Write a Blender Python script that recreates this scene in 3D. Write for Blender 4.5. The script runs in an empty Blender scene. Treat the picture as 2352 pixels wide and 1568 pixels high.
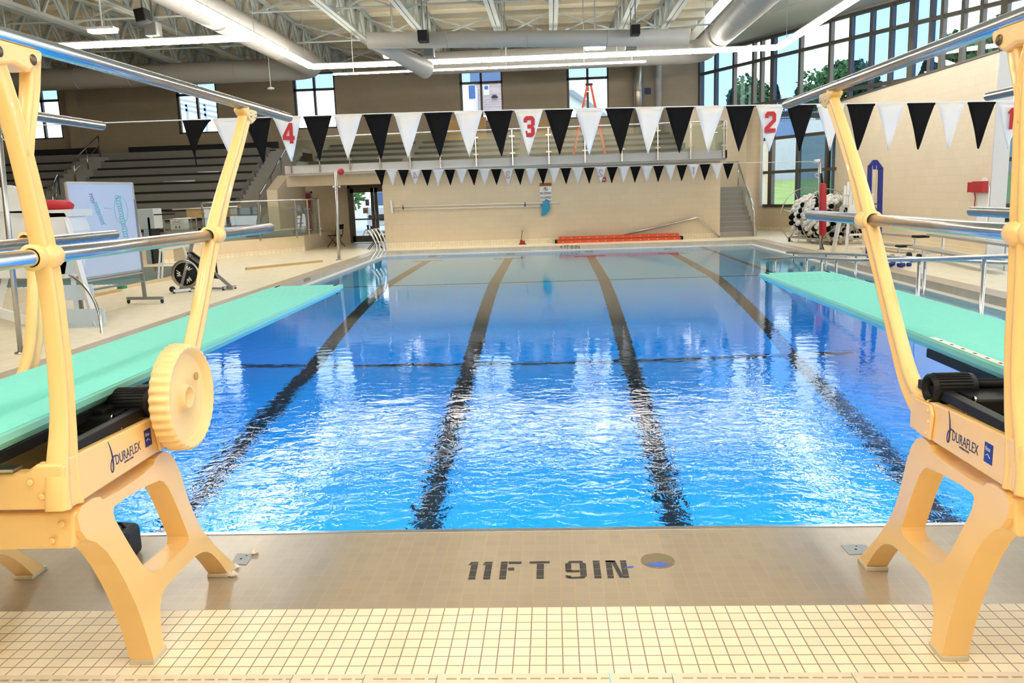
import bpy, bmesh, math, random
from mathutils import Vector, Matrix, Euler
random.seed(7)
C = bpy.context.scene.collection
SC = bpy.context.scene
PI = math.pi

# ------------------------------------------------------------ camera, world, exposure
F_PX = 1880.2877; YAW = .0532; PITCH = -.1782; ROLL = -.0344; CAM_H = 1.7664
CAMR = Matrix.Rotation(YAW, 3, 'Z') @ Matrix.Rotation(PITCH, 3, 'X') @ Matrix.Rotation(-ROLL, 3, 'Y')
CAM_O = Vector((0, 0, CAM_H))
cam_d = bpy.data.cameras.new('camera'); cam = bpy.data.objects.new('camera', cam_d); C.objects.link(cam)
cam_d.sensor_width = 36; cam_d.lens = F_PX / 2352 * 36; cam_d.clip_start = .05; cam_d.clip_end = 600
_m = CAMR @ Matrix(((1, 0, 0), (0, 0, -1), (0, 1, 0)))
cam.matrix_world = Matrix.Translation(CAM_O) @ _m.to_4x4()
SC.camera = cam

def at(px, py, X=None, Y=None, Z=None):
    """world point seen at photo pixel (px, py) on the plane X=, Y= or Z="""
    d = CAMR @ Vector(((px - 1176) / F_PX, 1, -(py - 784) / F_PX))
    t = X / d.x if X is not None else (Y / d.y if Y is not None else (Z - CAM_H) / d.z)
    return CAM_O + d * t

W = bpy.data.worlds.new('sky'); SC.world = W; W.use_nodes = True
wn = W.node_tree; bg = wn.nodes['Background']
tc = wn.nodes.new('ShaderNodeTexCoord'); sx = wn.nodes.new('ShaderNodeSeparateXYZ')
rp = wn.nodes.new('ShaderNodeValToRGB'); nz = wn.nodes.new('ShaderNodeTexNoise')
wn.links.new(tc.outputs['Generated'], sx.inputs[0]); wn.links.new(sx.outputs['Z'], rp.inputs[0])
nz.inputs['Scale'].default_value = 3.0; wn.links.new(tc.outputs['Generated'], nz.inputs['Vector'])
rp.color_ramp.elements[0].color = (.86, .93, 1, 1); rp.color_ramp.elements[0].position = 0.0
rp.color_ramp.elements[1].color = (.62, .80, 1, 1); rp.color_ramp.elements[1].position = .5
wn.links.new(rp.outputs[0], bg.inputs[0]); bg.inputs[1].default_value = 3.3

SC.view_settings.view_transform = 'Standard'; SC.view_settings.look = 'None'
SC.view_settings.exposure = 0.0; SC.view_settings.gamma = 1; SC.view_settings.use_curve_mapping = False
LAMP_S = 32        # lamp diffuser emission
POOL_W = 150       # watts of each added underwater lamp
cy = SC.cycles
cy.use_denoising = True; cy.max_bounces = 10; cy.diffuse_bounces = 4; cy.glossy_bounces = 4
cy.transmission_bounces = 8; cy.transparent_max_bounces = 16; cy.volume_bounces = 0
cy.caustics_reflective = False; cy.caustics_refractive = True; cy.sample_clamp_indirect = 24
cy.use_adaptive_sampling = True; cy.adaptive_threshold = .02

# ------------------------------------------------------------ materials
MATS = {}
def mat(name, col, rough=.5, metal=0, var=.04, vscale=4, bump=0, bscale=60, emit=None, estr=0, trans=0, ior=1.45, alpha=1, coat=0, spec=None):
    if name in MATS: return MATS[name]
    m = bpy.data.materials.new(name); m.use_nodes = True; nt = m.node_tree; b = nt.nodes['Principled BSDF']
    if len(col) == 3: col = (*col, 1)
    b.inputs['Base Color'].default_value = col; b.inputs['Roughness'].default_value = rough
    b.inputs['Metallic'].default_value = metal; b.inputs['IOR'].default_value = ior
    b.inputs['Transmission Weight'].default_value = trans; b.inputs['Alpha'].default_value = alpha
    b.inputs['Coat Weight'].default_value = coat
    if spec is not None: b.inputs['Specular IOR Level'].default_value = spec
    if emit: b.inputs['Emission Color'].default_value = (*emit, 1); b.inputs['Emission Strength'].default_value = estr
    if var:
        g = nt.nodes.new('ShaderNodeTexCoord'); n = nt.nodes.new('ShaderNodeTexNoise'); n.inputs['Scale'].default_value = vscale
        mx = nt.nodes.new('ShaderNodeMix'); mx.data_type = 'RGBA'
        mx.inputs[6].default_value = tuple(max(0, c * (1 - var)) for c in col[:3]) + (1,)
        mx.inputs[7].default_value = tuple(min(1, c * (1 + var)) for c in col[:3]) + (1,)
        nt.links.new(g.outputs['Object'], n.inputs['Vector']); nt.links.new(n.outputs['Fac'], mx.inputs[0])
        nt.links.new(mx.outputs[2], b.inputs['Base Color'])
    if bump:
        g = nt.nodes.new('ShaderNodeTexCoord'); n = nt.nodes.new('ShaderNodeTexNoise'); n.inputs['Scale'].default_value = bscale
        bp = nt.nodes.new('ShaderNodeBump'); bp.inputs['Strength'].default_value = bump; bp.inputs['Distance'].default_value = .01
        nt.links.new(g.outputs['Object'], n.inputs['Vector']); nt.links.new(n.outputs['Fac'], bp.inputs['Height'])
        nt.links.new(bp.outputs[0], b.inputs['Normal'])
    MATS[name] = m; return m

def grid_mat(name, col, grout, size, gw, axes='XY', rough=.35, offset=(0, 0), var=.05, running=0, bump=.3, mott=.0):
    """tiles / blocks from world position: size=(a,b) in metres, gw joint width"""
    m = bpy.data.materials.new(name); m.use_nodes = True; nt = m.node_tree; b = nt.nodes['Principled BSDF']; L = nt.links.new
    g = nt.nodes.new('ShaderNodeNewGeometry'); s = nt.nodes.new('ShaderNodeSeparateXYZ'); L(g.outputs['Position'], s.inputs[0])
    cb = nt.nodes.new('ShaderNodeCombineXYZ')
    def aff(ax, off):
        a = nt.nodes.new('ShaderNodeMath'); a.operation = 'ADD'; a.inputs[1].default_value = off; L(s.outputs[ax], a.inputs[0]); return a
    L(aff(axes[0], offset[0]).outputs[0], cb.inputs[0]); L(aff(axes[1], offset[1]).outputs[0], cb.inputs[1])
    br = nt.nodes.new('ShaderNodeTexBrick'); L(cb.outputs[0], br.inputs['Vector'])
    br.offset = .5 if running else 0; br.squash = 1; br.inputs['Scale'].default_value = 1
    br.inputs['Brick Width'].default_value = size[0]; br.inputs['Row Height'].default_value = size[1]
    br.inputs['Mortar Size'].default_value = gw / 2; br.inputs['Mortar Smooth'].default_value = .1; br.inputs['Bias'].default_value = 0
    br.inputs['Color1'].default_value = tuple(c * (1 - var) for c in col) + (1,); br.inputs['Color2'].default_value = tuple(min(1, c * (1 + var)) for c in col) + (1,)
    br.inputs['Mortar'].default_value = (*grout, 1)
    out = br.outputs['Color']
    if mott:
        n = nt.nodes.new('ShaderNodeTexNoise'); n.inputs['Scale'].default_value = 1.3; n.inputs['Detail'].default_value = 5; L(g.outputs['Position'], n.inputs['Vector'])
        mr = nt.nodes.new('ShaderNodeMapRange'); mr.inputs['To Min'].default_value = 1 - mott; mr.inputs['To Max'].default_value = 1 + mott; L(n.outputs['Fac'], mr.inputs[0])
        vm = nt.nodes.new('ShaderNodeVectorMath'); vm.operation = 'SCALE'; L(out, vm.inputs[0]); L(mr.outputs[0], vm.inputs['Scale']); out = vm.outputs[0]
    L(out, b.inputs['Base Color']); b.inputs['Roughness'].default_value = rough
    if bump:
        bp = nt.nodes.new('ShaderNodeBump'); bp.inputs['Strength'].default_value = bump; bp.inputs['Distance'].default_value = .003; bp.invert = True
        L(br.outputs['Fac'], bp.inputs['Height']); L(bp.outputs[0], b.inputs['Normal'])
    MATS[name] = m; return m

def emis(name, col, s):
    if name in MATS: return MATS[name]
    m = bpy.data.materials.new(name); m.use_nodes = True; nt = m.node_tree; nt.nodes.clear()
    o = nt.nodes.new('ShaderNodeOutputMaterial'); e = nt.nodes.new('ShaderNodeEmission'); e.inputs[0].default_value = (*col, 1); e.inputs[1].default_value = s
    nt.links.new(e.outputs[0], o.inputs[0]); MATS[name] = m; return m

def thin_glass(name, tint, refl=.08, rough=0.0):
    """a pane: transparent with a tint plus a sharp reflection growing at grazing angles"""
    if name in MATS: return MATS[name]
    m = bpy.data.materials.new(name); m.use_nodes = True; nt = m.node_tree; nt.nodes.clear(); L = nt.links.new
    o = nt.nodes.new('ShaderNodeOutputMaterial'); t = nt.nodes.new('ShaderNodeBsdfTransparent'); g = nt.nodes.new('ShaderNodeBsdfGlossy')
    t.inputs[0].default_value = (*tint, 1); g.inputs['Roughness'].default_value = rough
    ge = nt.nodes.new('ShaderNodeNewGeometry'); dp = nt.nodes.new('ShaderNodeVectorMath'); dp.operation = 'DOT_PRODUCT'; L(ge.outputs['Normal'], dp.inputs[0]); L(ge.outputs['Incoming'], dp.inputs[1])
    def mth(op, a, b=None):
        n = nt.nodes.new('ShaderNodeMath'); n.operation = op; n.use_clamp = op != 'POWER'
        for i, v in enumerate((a, b)):
            if v is None: continue
            if isinstance(v, (int, float)): n.inputs[i].default_value = v
            else: L(v, n.inputs[i])
        return n
    ab = nt.nodes.new('ShaderNodeMath'); ab.operation = 'ABSOLUTE'; L(dp.outputs['Value'], ab.inputs[0])
    pw = mth('POWER', mth('SUBTRACT', 1.0, ab.outputs[0]).outputs[0], 5.0)
    ad = mth('ADD', mth('MULTIPLY', pw.outputs[0], .9).outputs[0], refl); mx = nt.nodes.new('ShaderNodeMixShader')
    L(ad.outputs[0], mx.inputs[0]); L(t.outputs[0], mx.inputs[1]); L(g.outputs[0], mx.inputs[2]); L(mx.outputs[0], o.inputs[0])
    MATS[name] = m; return m

# ------------------------------------------------------------ mesh helpers
class MB:
    def __init__(s): s.bm = bmesh.new()
    def quad(s, *ps):
        return s.bm.faces.new([s.bm.verts.new(p) for p in ps])
    def box(s, a, b):
        x0, y0, z0 = [min(a[i], b[i]) for i in range(3)]; x1, y1, z1 = [max(a[i], b[i]) for i in range(3)]
        v = [s.bm.verts.new(p) for p in ((x0,y0,z0),(x1,y0,z0),(x1,y1,z0),(x0,y1,z0),(x0,y0,z1),(x1,y0,z1),(x1,y1,z1),(x0,y1,z1))]
        for f in ((3,2,1,0),(4,5,6,7),(0,1,5,4),(1,2,6,5),(2,3,7,6),(3,0,4,7)): s.bm.faces.new([v[i] for i in f])
        return s
    def obox(s, c, sx, sy, sz, M):
        v = [s.bm.verts.new(Vector(c) + M @ Vector((i*sx/2, j*sy/2, k*sz/2))) for k in (-1,1) for (i,j) in ((-1,-1),(1,-1),(1,1),(-1,1))]
        for f in ((3,2,1,0),(4,5,6,7),(0,1,5,4),(1,2,6,5),(2,3,7,6),(3,0,4,7)): s.bm.faces.new([v[i] for i in f])
        return s
    def bar(s, p, q, w, h=None, up=(0,0,1)):
        """rectangular bar p->q, w sideways, h along up"""
        h = h or w; p = Vector(p); q = Vector(q); d = q - p; L = d.length
        if L < 1e-6: return s
        d.normalize(); u = Vector(up)
        if abs(d.dot(u)) > .98: u = Vector((0,1,0)) if abs(d.y) < .9 else Vector((1,0,0))
        sd = d.cross(u).normalized(); u = sd.cross(d)
        M = Matrix((sd, d, u)).transposed()
        return s.obox((p+q)/2, w, L, h, M)
    def tube(s, path, r, n=8, cap=True, closed=False):
        path = [Vector(p) for p in path]; m = len(path); rs = r if isinstance(r, (list, tuple)) else [r]*m
        rings = []; prev = None
        for i, p in enumerate(path):
            if closed: d = (path[(i+1) % m] - path[i-1])
            else: d = (path[min(i+1, m-1)] - path[max(i-1, 0)])
            d.normalize()
            if prev is None:
                u = Vector((0,0,1)) if abs(d.z) < .9 else Vector((1,0,0)); a = d.cross(u).normalized()
            else: a = (prev - d * prev.dot(d)).normalized()
            b = d.cross(a); prev = a
            rings.append([s.bm.verts.new(p + (a*math.cos(2*PI*k/n) + b*math.sin(2*PI*k/n)) * rs[i]) for k in range(n)])
        for i in range(m if closed else m-1):
            A, B = rings[i], rings[(i+1) % m]
            for k in range(n):
                f = s.bm.faces.new((A[k], A[(k+1)%n], B[(k+1)%n], B[k])); f.smooth = True
        if cap and not closed: s.bm.faces.new(rings[0][::-1]); s.bm.faces.new(rings[-1])
        return s
    def lathe(s, prof, c=(0,0,0), axis='Z', n=24, caps=True):
        """prof = [(r, h)]"""
        c = Vector(c); rings = []
        for r, h in prof:
            ring = []
            for k in range(n):
                a = 2*PI*k/n; x, y = r*math.cos(a), r*math.sin(a)
                p = {'Z': (x, y, h), 'X': (h, x, y), 'Y': (y, h, x)}[axis]
                ring.append(s.bm.verts.new(c + Vector(p)))
            rings.append(ring)
        for A, B in zip(rings, rings[1:]):
            for k in range(n):
                f = s.bm.faces.new((A[k], A[(k+1)%n], B[(k+1)%n], B[k])); f.smooth = True
        if caps:
            if prof[0][0] > 1e-5: s.bm.faces.new(rings[0][::-1])
            if prof[-1][0] > 1e-5: s.bm.faces.new(rings[-1])
        return s
    def prism(s, pts, d, hole=None):
        """polygon of 3-D points extruded by vector d"""
        d = Vector(d); A = [s.bm.verts.new(p) for p in pts]; B = [s.bm.verts.new(Vector(p)+d) for p in pts]; n = len(pts)
        if hole:
            HA = [s.bm.verts.new(p) for p in hole]; HB = [s.bm.verts.new(Vector(p)+d) for p in hole]
            for P, H in ((A, HA), (B, HB)):
                es = []
                for R in (P, H):
                    for i in range(len(R)):
                        es.append(s.bm.edges.get((R[i], R[(i+1)%len(R)])) or s.bm.edges.new((R[i], R[(i+1)%len(R)])))
                bmesh.ops.triangle_fill(s.bm, use_beauty=True, edges=es)
            for i in range(len(HA)): s.bm.faces.new((HA[i], HA[(i+1)%len(HA)], HB[(i+1)%len(HA)], HB[i]))
        else:
            s.bm.faces.new(A[::-1]); s.bm.faces.new(B)
        for i in range(n): s.bm.faces.new((A[i], A[(i+1)%n], B[(i+1)%n], B[i]))
        return s
    def sphere(s, c, r, seg=12, rings=8, sc=(1,1,1)):
        ret = bmesh.ops.create_uvsphere(s.bm, u_segments=seg, v_segments=rings, radius=r)
        for v in ret['verts']: v.co = Vector((v.co.x*sc[0], v.co.y*sc[1], v.co.z*sc[2])) + Vector(c)
        for v in ret['verts']:
            for f in v.link_faces: f.smooth = True
        return s
    def build(s, name, m, parent=None, bevel=0, seg=2, smooth=False, fixn=True, sub=0):
        if fixn: bmesh.ops.recalc_face_normals(s.bm, faces=s.bm.faces)
        me = bpy.data.meshes.new(name); s.bm.to_mesh(me); s.bm.free()
        if smooth:
            for p in me.polygons: p.use_smooth = True
        ms = m if isinstance(m, (list, tuple)) else [m]
        for k in ms: me.materials.append(k)
        o = bpy.data.objects.new(name, me); C.objects.link(o)
        if parent is not None:
            o.parent = parent
            b = WORLD_AT.get(parent.name, Vector((0,0,0)))
            WORLD_AT[o.name] = b if b is not None else Vector((0,0,0))
            o.matrix_parent_inverse = PINV.get(parent.name, Matrix.Identity(4))
            PINV[o.name] = Matrix.Identity(4)
        else:
            PINV[o.name] = Matrix.Identity(4)
        if bevel:
            md = o.modifiers.new('bevel', 'BEVEL'); md.width = bevel; md.segments = seg; md.limit_method = 'ANGLE'; md.angle_limit = .6
        if sub:
            md = o.modifiers.new('sub', 'SUBSURF'); md.levels = sub; md.render_levels = sub
        return o
WORLD_AT = {}; PINV = {}
def tag(o, label=None, cat=None, group=None, kind=None):
    if label: o['label'] = label
    if cat: o['category'] = cat
    if group: o['group'] = group
    if kind: o['kind'] = kind
    return o
def thing(name, label, cat, loc, group=None):
    o = bpy.data.objects.new(name, None); C.objects.link(o); o.location = loc; o.empty_display_size = .1
    PINV[o.name] = Matrix.Translation(-Vector(loc))
    return tag(o, label, cat, group)
def struct(name, mb, m, **k):
    return tag(mb.build(name, m, **k), kind='structure')
def dup(root, delta, label=None, group=None, rotz=0):
    """copy of a thing with its parts and sub-parts, moved by delta"""
    def cp(o, par):
        c = o.copy(); C.objects.link(c)
        if par is not None:
            c.parent = par; c.matrix_parent_inverse = o.matrix_parent_inverse.copy()
        for ch in o.children: cp(ch, c)
        return c
    r = cp(root, None)
    r.location = root.location + Vector(delta)
    if rotz: r.rotation_euler = (0, 0, root.rotation_euler.z + rotz)
    if label: r['label'] = label
    if group: r['group'] = group
    return r
# ------------------------------------------------------------ pool and decks
T = .0635                       # floor tile module
WZ = -.15                       # water level
PX0, PX1 = -5.62, 6.5           # pool sides
PY0, PY1 = 4.12, 27.35          # pool ends
WALL_Y = 29.4
cream = (.80, .66, .43); tan = (.44, .35, .25); grout_c = (.26, .21, .15)
m_floor = grid_mat('cream_tile', (.96, .84, .62), (.33, .25, .17), (T, T), .0052, offset=(.0, -3.29 + 20*T), mott=.05, rough=.42)
m_tan = grid_mat('tan_tile', (.42, .345, .255), (.48, .375, .24), (T, T), .0045, offset=(.0, -3.29 + 20*T), mott=.06, rough=.22, var=.03)
m_deck = grid_mat('deck_tile', (.97, .86, .64), (.86, .76, .56), (T*2, T*2), .004, mott=.05, rough=.32)
m_curb = grid_mat('curb_tile', (.50, .47, .40), (.38, .35, .29), (.15, .15), .005, mott=.1, rough=.3)
m_curbt = grid_mat('curb_top_tile', (.52, .43, .32), (.45, .37, .27), (T*2, T*2), .004, mott=.08, rough=.3)
m_gutter = mat('gutter_white', (.78, .80, .78), .3)
m_steel = mat('stainless_steel', (.62, .62, .62), .22, 1, var=.05, vscale=8)
m_steelb = mat('brushed_steel', (.50, .50, .49), .38, 1, var=.08)
m_chrome = mat('polished_steel', (.72, .72, .70), .09, 1, var=.03)
m_plaster = mat('pool_plaster', (.36, .80, 1.0), .6, var=.03, vscale=.7)
m_lane = mat('lane_line_black', (.012, .012, .014), .5, var=.1)
m_black = mat('black_rubber', (.006, .006, .007), .5, spec=.3)
m_white = mat('white_plastic', (.80, .80, .78), .4)

DZ1, DZ2, DZ3 = WZ - 3.75, WZ - 1.35, WZ - 1.25      # deep floor, shallow start, shallow end
YA, YB = 13.2, 19.4
# near deck
mb = MB(); mb.quad((-34, 2.79, 0), (19, 2.79, 0), (19, 3.29, 0), (-34, 3.29, 0)); struct('floor_near_cream', mb, m_floor)
mb = MB(); mb.quad((-34, 3.29, 0), (19, 3.29, 0), (19, PY0 - .02, 0), (-34, PY0 - .02, 0)); struct('floor_near_border', mb, m_tan)
mb = MB(); mb.quad((-34, -2, 0), (19, -2, 0), (19, 2.46, 0), (-34, 2.46, 0)); struct('floor_near_back', mb, m_floor)
mb = MB(); mb.box((-34, 2.46, -.12), (19, 2.79, -.05)); struct('floor_drain_bed', mb, mat('drain_dark', (.10, .085, .06), .7))
# stainless edge of the near end
mb = MB(); mb.box((PX0, PY0 - .02, -.16), (PX1, PY0 + .02, .004)); struct('trim_1', mb, m_steel, bevel=.004)
# side and far decks with raised curbs
mb = MB(); xa = PX0 - .55
for x0, y0, x1, y1 in ((-34, PY0 - .02, xa, 18.4), (-34, 18.4, -22, 21.7), (-9.5, 18.4, xa, 21.7), (-34, 21.7, xa, 34)): mb.quad((x0, y0, 0), (x1, y0, 0), (x1, y1, 0), (x0, y1, 0))
struct('floor_left', mb, m_deck)
mb = MB(); mb.quad((PX1 + .55, PY0 - .02, 0), (14, PY0 - .02, 0), (14, 34, 0), (PX1 + .55, 34, 0)); struct('floor_right', mb, m_deck)
mb = MB(); mb.quad((PX0 - .55, PY1 + .45, 0), (PX1 + .55, PY1 + .45, 0), (PX1 + .55, 34, 0), (PX0 - .55, 34, 0)); struct('floor_far', mb, m_deck)
mb = MB()   # tan border strips on top of the curb
mb.quad((PX0 - .55, PY0, 0), (PX0 - .16, PY0, 0), (PX0 - .16, PY1 + .16, 0), (PX0 - .55, PY1 + .45, 0))
mb.quad((PX1 + .16, PY0, 0), (PX1 + .55, PY0, 0), (PX1 + .55, PY1 + .45, 0), (PX1 + .16, PY1 + .16, 0))
mb.quad((PX0 - .16, PY1 + .16, 0), (PX1 + .16, PY1 + .16, 0), (PX1 + .55, PY1 + .45, 0), (PX0 - .55, PY1 + .45, 0))
struct('trim_2', mb, m_curbt)
mb = MB()   # vertical curb face
mb.quad((PX0 - .16, PY0, 0), (PX0 - .16, PY1 + .16, 0), (PX0 - .14, PY1 + .14, WZ + .02), (PX0 - .14, PY0, WZ + .02))
mb.quad((PX1 + .16, PY0, 0), (PX1 + .14, PY0, WZ + .02), (PX1 + .14, PY1 + .14, WZ + .02), (PX1 + .16, PY1 + .16, 0))
mb.quad((PX0 - .16, PY1 + .16, 0), (PX1 + .16, PY1 + .16, 0), (PX1 + .14, PY1 + .14, WZ + .02), (PX0 - .14, PY1 + .14, WZ + .02))
struct('trim_3', mb, m_curb)
mb = MB()   # white gutter lip
mb.box((PX0 - .15, PY0 + .02, WZ - .1), (PX0 + .0, PY1 + .15, WZ + .02)); mb.box((PX1, PY0 + .02, WZ - .1), (PX1 + .15, PY1 + .15, WZ + .02))
mb.box((PX0, PY1, WZ - .1), (PX1, PY1 + .15, WZ + .02)); struct('trim_4', mb, m_gutter, bevel=.01)
# basin
def basin_z(y): return DZ1 if y < YA else (DZ1 + (DZ2 - DZ1) * (y - YA) / (YB - YA) if y < YB else DZ2 + (DZ3 - DZ2) * (y - YB) / (PY1 - YB))
mb = MB(); prof = [(PY0, DZ1), (YA, DZ1), (YB, DZ2), (PY1, DZ3)]
for (ya, za), (yb, zb) in zip(prof, prof[1:]): mb.quad((PX0, ya, za), (PX1, ya, za), (PX1, yb, zb), (PX0, yb, zb))
for X in (PX0, PX1):
    mb.bm.faces.new([mb.bm.verts.new((X, y, z)) for y, z in prof] + [mb.bm.verts.new((X, PY1, WZ)), mb.bm.verts.new((X, PY0, WZ))])
mb.quad((PX0, PY0, DZ1), (PX1, PY0, DZ1), (PX1, PY0, -.01), (PX0, PY0, -.01)); mb.quad((PX0, PY1, DZ3), (PX1, PY1, DZ3), (PX1, PY1, WZ), (PX0, PY1, WZ))
struct('floor_pool_basin', mb, m_plaster, fixn=False)
# lane lines with T ends, and the two cross lines at the slope breaks
for k, X in enumerate((-4.02, -1.40, 1.20, 3.80)):
    mb = MB(); w = .135; ys = [PY0 + .6, YA, YB, PY1 - 1.3]
    for a, b in zip(ys, ys[1:]): mb.quad((X - w, a, basin_z(a) + .006), (X + w, a, basin_z(a) + .006), (X + w, b, basin_z(b) + .006), (X - w, b, basin_z(b) + .006))
    y = PY1 - 1.3; mb.quad((X - .5, y, basin_z(y) + .007), (X + .5, y, basin_z(y) + .007), (X + .5, y + .27, basin_z(y) + .007), (X - .5, y + .27, basin_z(y) + .007))
    z0 = WZ - .95; y = PY1 - .006; mb.quad((X - w, y, z0), (X + w, y, z0), (X + w, y, WZ - .25), (X - w, y, WZ - .25)); mb.quad((X - .4, y - .002, WZ - .42), (X + .4, y - .002, WZ - .42), (X + .4, y - .002, WZ - .30), (X - .4, y - .002, WZ - .30))
    struct('trim_%d' % (10 + k), mb, m_lane)
for k, y in enumerate((YA, YB)):
    mb = MB(); z = basin_z(y) + .012; mb.quad((PX0, y - .05, z - .003), (PX1 - 1.7, y - .05, z - .003), (PX1 - 1.7, y + .05, z + .03), (PX0, y + .05, z + .03)); struct('trim_%d' % (20 + k), mb, m_lane)
# shallow entry ramp along the right side, with its low wall
mb = MB(); RX = PX1 - 1.55
mb.box((RX - .12, 8.0, -4), (RX, PY1 - .02, WZ - .12)); struct('wall_ramp', mb, m_plaster)
mb = MB(); mb.box((RX, 8.0, -4), (PX1, 8.05, WZ - .12)); mb.quad((RX, 8.05, WZ - .14), (PX1, 8.05, WZ - .14), (PX1, 24, WZ - 1.25), (RX, 24, WZ - 1.25)); struct('floor_ramp', mb, m_plaster)
mb = MB(); mb.box((RX - .13, 8.0, WZ - .125), (RX + .01, PY1 - .02, WZ - .11)); struct('trim_30', mb, m_lane)

# water: one closed body with absorption
wm = bpy.data.materials.new('pool_water'); wm.use_nodes = True; nt = wm.node_tree; nt.nodes.clear(); L = nt.links.new
wo = nt.nodes.new('ShaderNodeOutputMaterial')
gl = nt.nodes.new('ShaderNodeBsdfGlass'); gl.inputs['IOR'].default_value = 1.333; gl.inputs['Roughness'].default_value = 0
va = nt.nodes.new('ShaderNodeVolumeAbsorption'); va.inputs['Color'].default_value = (.0, .825, .993, 1); va.inputs['Density'].default_value = .42
L(gl.outputs[0], wo.inputs['Surface']); L(va.outputs[0], wo.inputs['Volume'])
ge = nt.nodes.new('ShaderNodeNewGeometry'); sp = nt.nodes.new('ShaderNodeSeparateXYZ'); L(ge.outputs['Position'], sp.inputs[0])
def noise(scale, det, dist=0, ax=(1, 1, 1)):
    mp = nt.nodes.new('ShaderNodeMapping'); mp.inputs['Scale'].default_value = ax; L(ge.outputs['Position'], mp.inputs[0])
    n = nt.nodes.new('ShaderNodeTexNoise'); n.inputs['Scale'].default_value = scale; n.inputs['Detail'].default_value = det; n.inputs['Distortion'].default_value = dist
    L(mp.outputs[0], n.inputs['Vector']); return n
def m2(op, a, b):
    n = nt.nodes.new('ShaderNodeMath'); n.operation = op
    for i, v in enumerate((a, b)):
        if isinstance(v, (int, float)): n.inputs[i].default_value = v
        else: L(v, n.inputs[i])
    return n.outputs[0]
n1 = noise(2.4, 2, .3, (1, 1.4, 1)); n2 = noise(7, 3, .8, (1, 1.3, 1)); n3 = noise(30, 2, .5, (1, 1.2, 1))
mr = nt.nodes.new('ShaderNodeMapRange'); mr.inputs['From Min'].default_value = 5.0; mr.inputs['From Max'].default_value = 10; mr.inputs['To Min'].default_value = 1; mr.inputs['To Max'].default_value = .13; mr.interpolation_type = 'SMOOTHSTEP'; L(sp.outputs['Y'], mr.inputs[0])
mr2 = nt.nodes.new('ShaderNodeMapRange'); mr2.inputs['From Min'].default_value = 6; mr2.inputs['From Max'].default_value = 13; mr2.inputs['To Min'].default_value = 1; mr2.inputs['To Max'].default_value = .12; mr2.interpolation_type = 'SMOOTHSTEP'; L(sp.outputs['Y'], mr2.inputs[0])
h = m2('ADD', m2('MULTIPLY', n2.outputs['Fac'], .0065), m2('MULTIPLY', n3.outputs['Fac'], .0010))
h = m2('MULTIPLY', h, mr.outputs[0])
h = m2('ADD', h, m2('MULTIPLY', m2('MULTIPLY', n1.outputs['Fac'], .0075), mr2.outputs[0]))
bp = nt.nodes.new('ShaderNodeBump'); bp.inputs['Strength'].default_value = 1; bp.inputs['Distance'].default_value = 1; L(h, bp.inputs['Height']); L(bp.outputs[0], gl.inputs['Normal'])
MATS['pool_water'] = wm
mb = MB(); mb.box((PX0 - .03, PY0 - .015, -4.2), (PX1 + .03, PY1 + .03, WZ)); wo_ = mb.build('pool_water', wm); tag(wo_, kind='stuff', label='clear blue water filling the swimming pool', cat='water')
# ------------------------------------------------------------ building shell
def wall_mat(name, col, axes, var=.02): return grid_mat(name, col, tuple(c * .88 for c in col), (.41, .205), .008, axes=axes, rough=.55, var=var, running=1, bump=.25, mott=.03)
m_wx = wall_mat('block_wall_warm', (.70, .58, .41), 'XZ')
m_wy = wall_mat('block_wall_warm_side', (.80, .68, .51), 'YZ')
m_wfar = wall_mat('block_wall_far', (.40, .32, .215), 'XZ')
m_conc = mat('grey_concrete', (.235, .225, .205), .75, var=.1, vscale=1.5)
m_concl = mat('light_concrete', (.36, .345, .315), .7, var=.06, vscale=1.5)
m_fascia = mat('grey_fascia', (.40, .38, .36), .5)
m_bronze = mat('bronze_frame', (.11, .095, .075), .4, .3)
m_cove = grid_mat('cove_tile', (.82, .72, .54), (.60, .50, .36), (.1, .1), .008, axes='XZ', rough=.4)
m_glassc = thin_glass('clear_pane', (.93, .97, 1.0)); m_glassb = thin_glass('blue_shade_pane', (.26, .42, .74)); m_glassd = thin_glass('railing_glass', (.84, .90, .88), .09)
m_glassk = thin_glass('dark_pane', (.22, .34, .42), .14)
FWY = 37.0
GX0, GY0, GDX, GDY = 6.5, 37.0, .4429, -.8966
def G(s, z=0, off=0): return Vector((GX0 + GDX * s + GDY * off * -1 * -1, GY0 + GDY * s - GDX * off * -1 * -1, z)) if False else Vector((GX0 + GDX * s + (-GDY) * off, GY0 + GDY * s + GDX * off, z))
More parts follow.
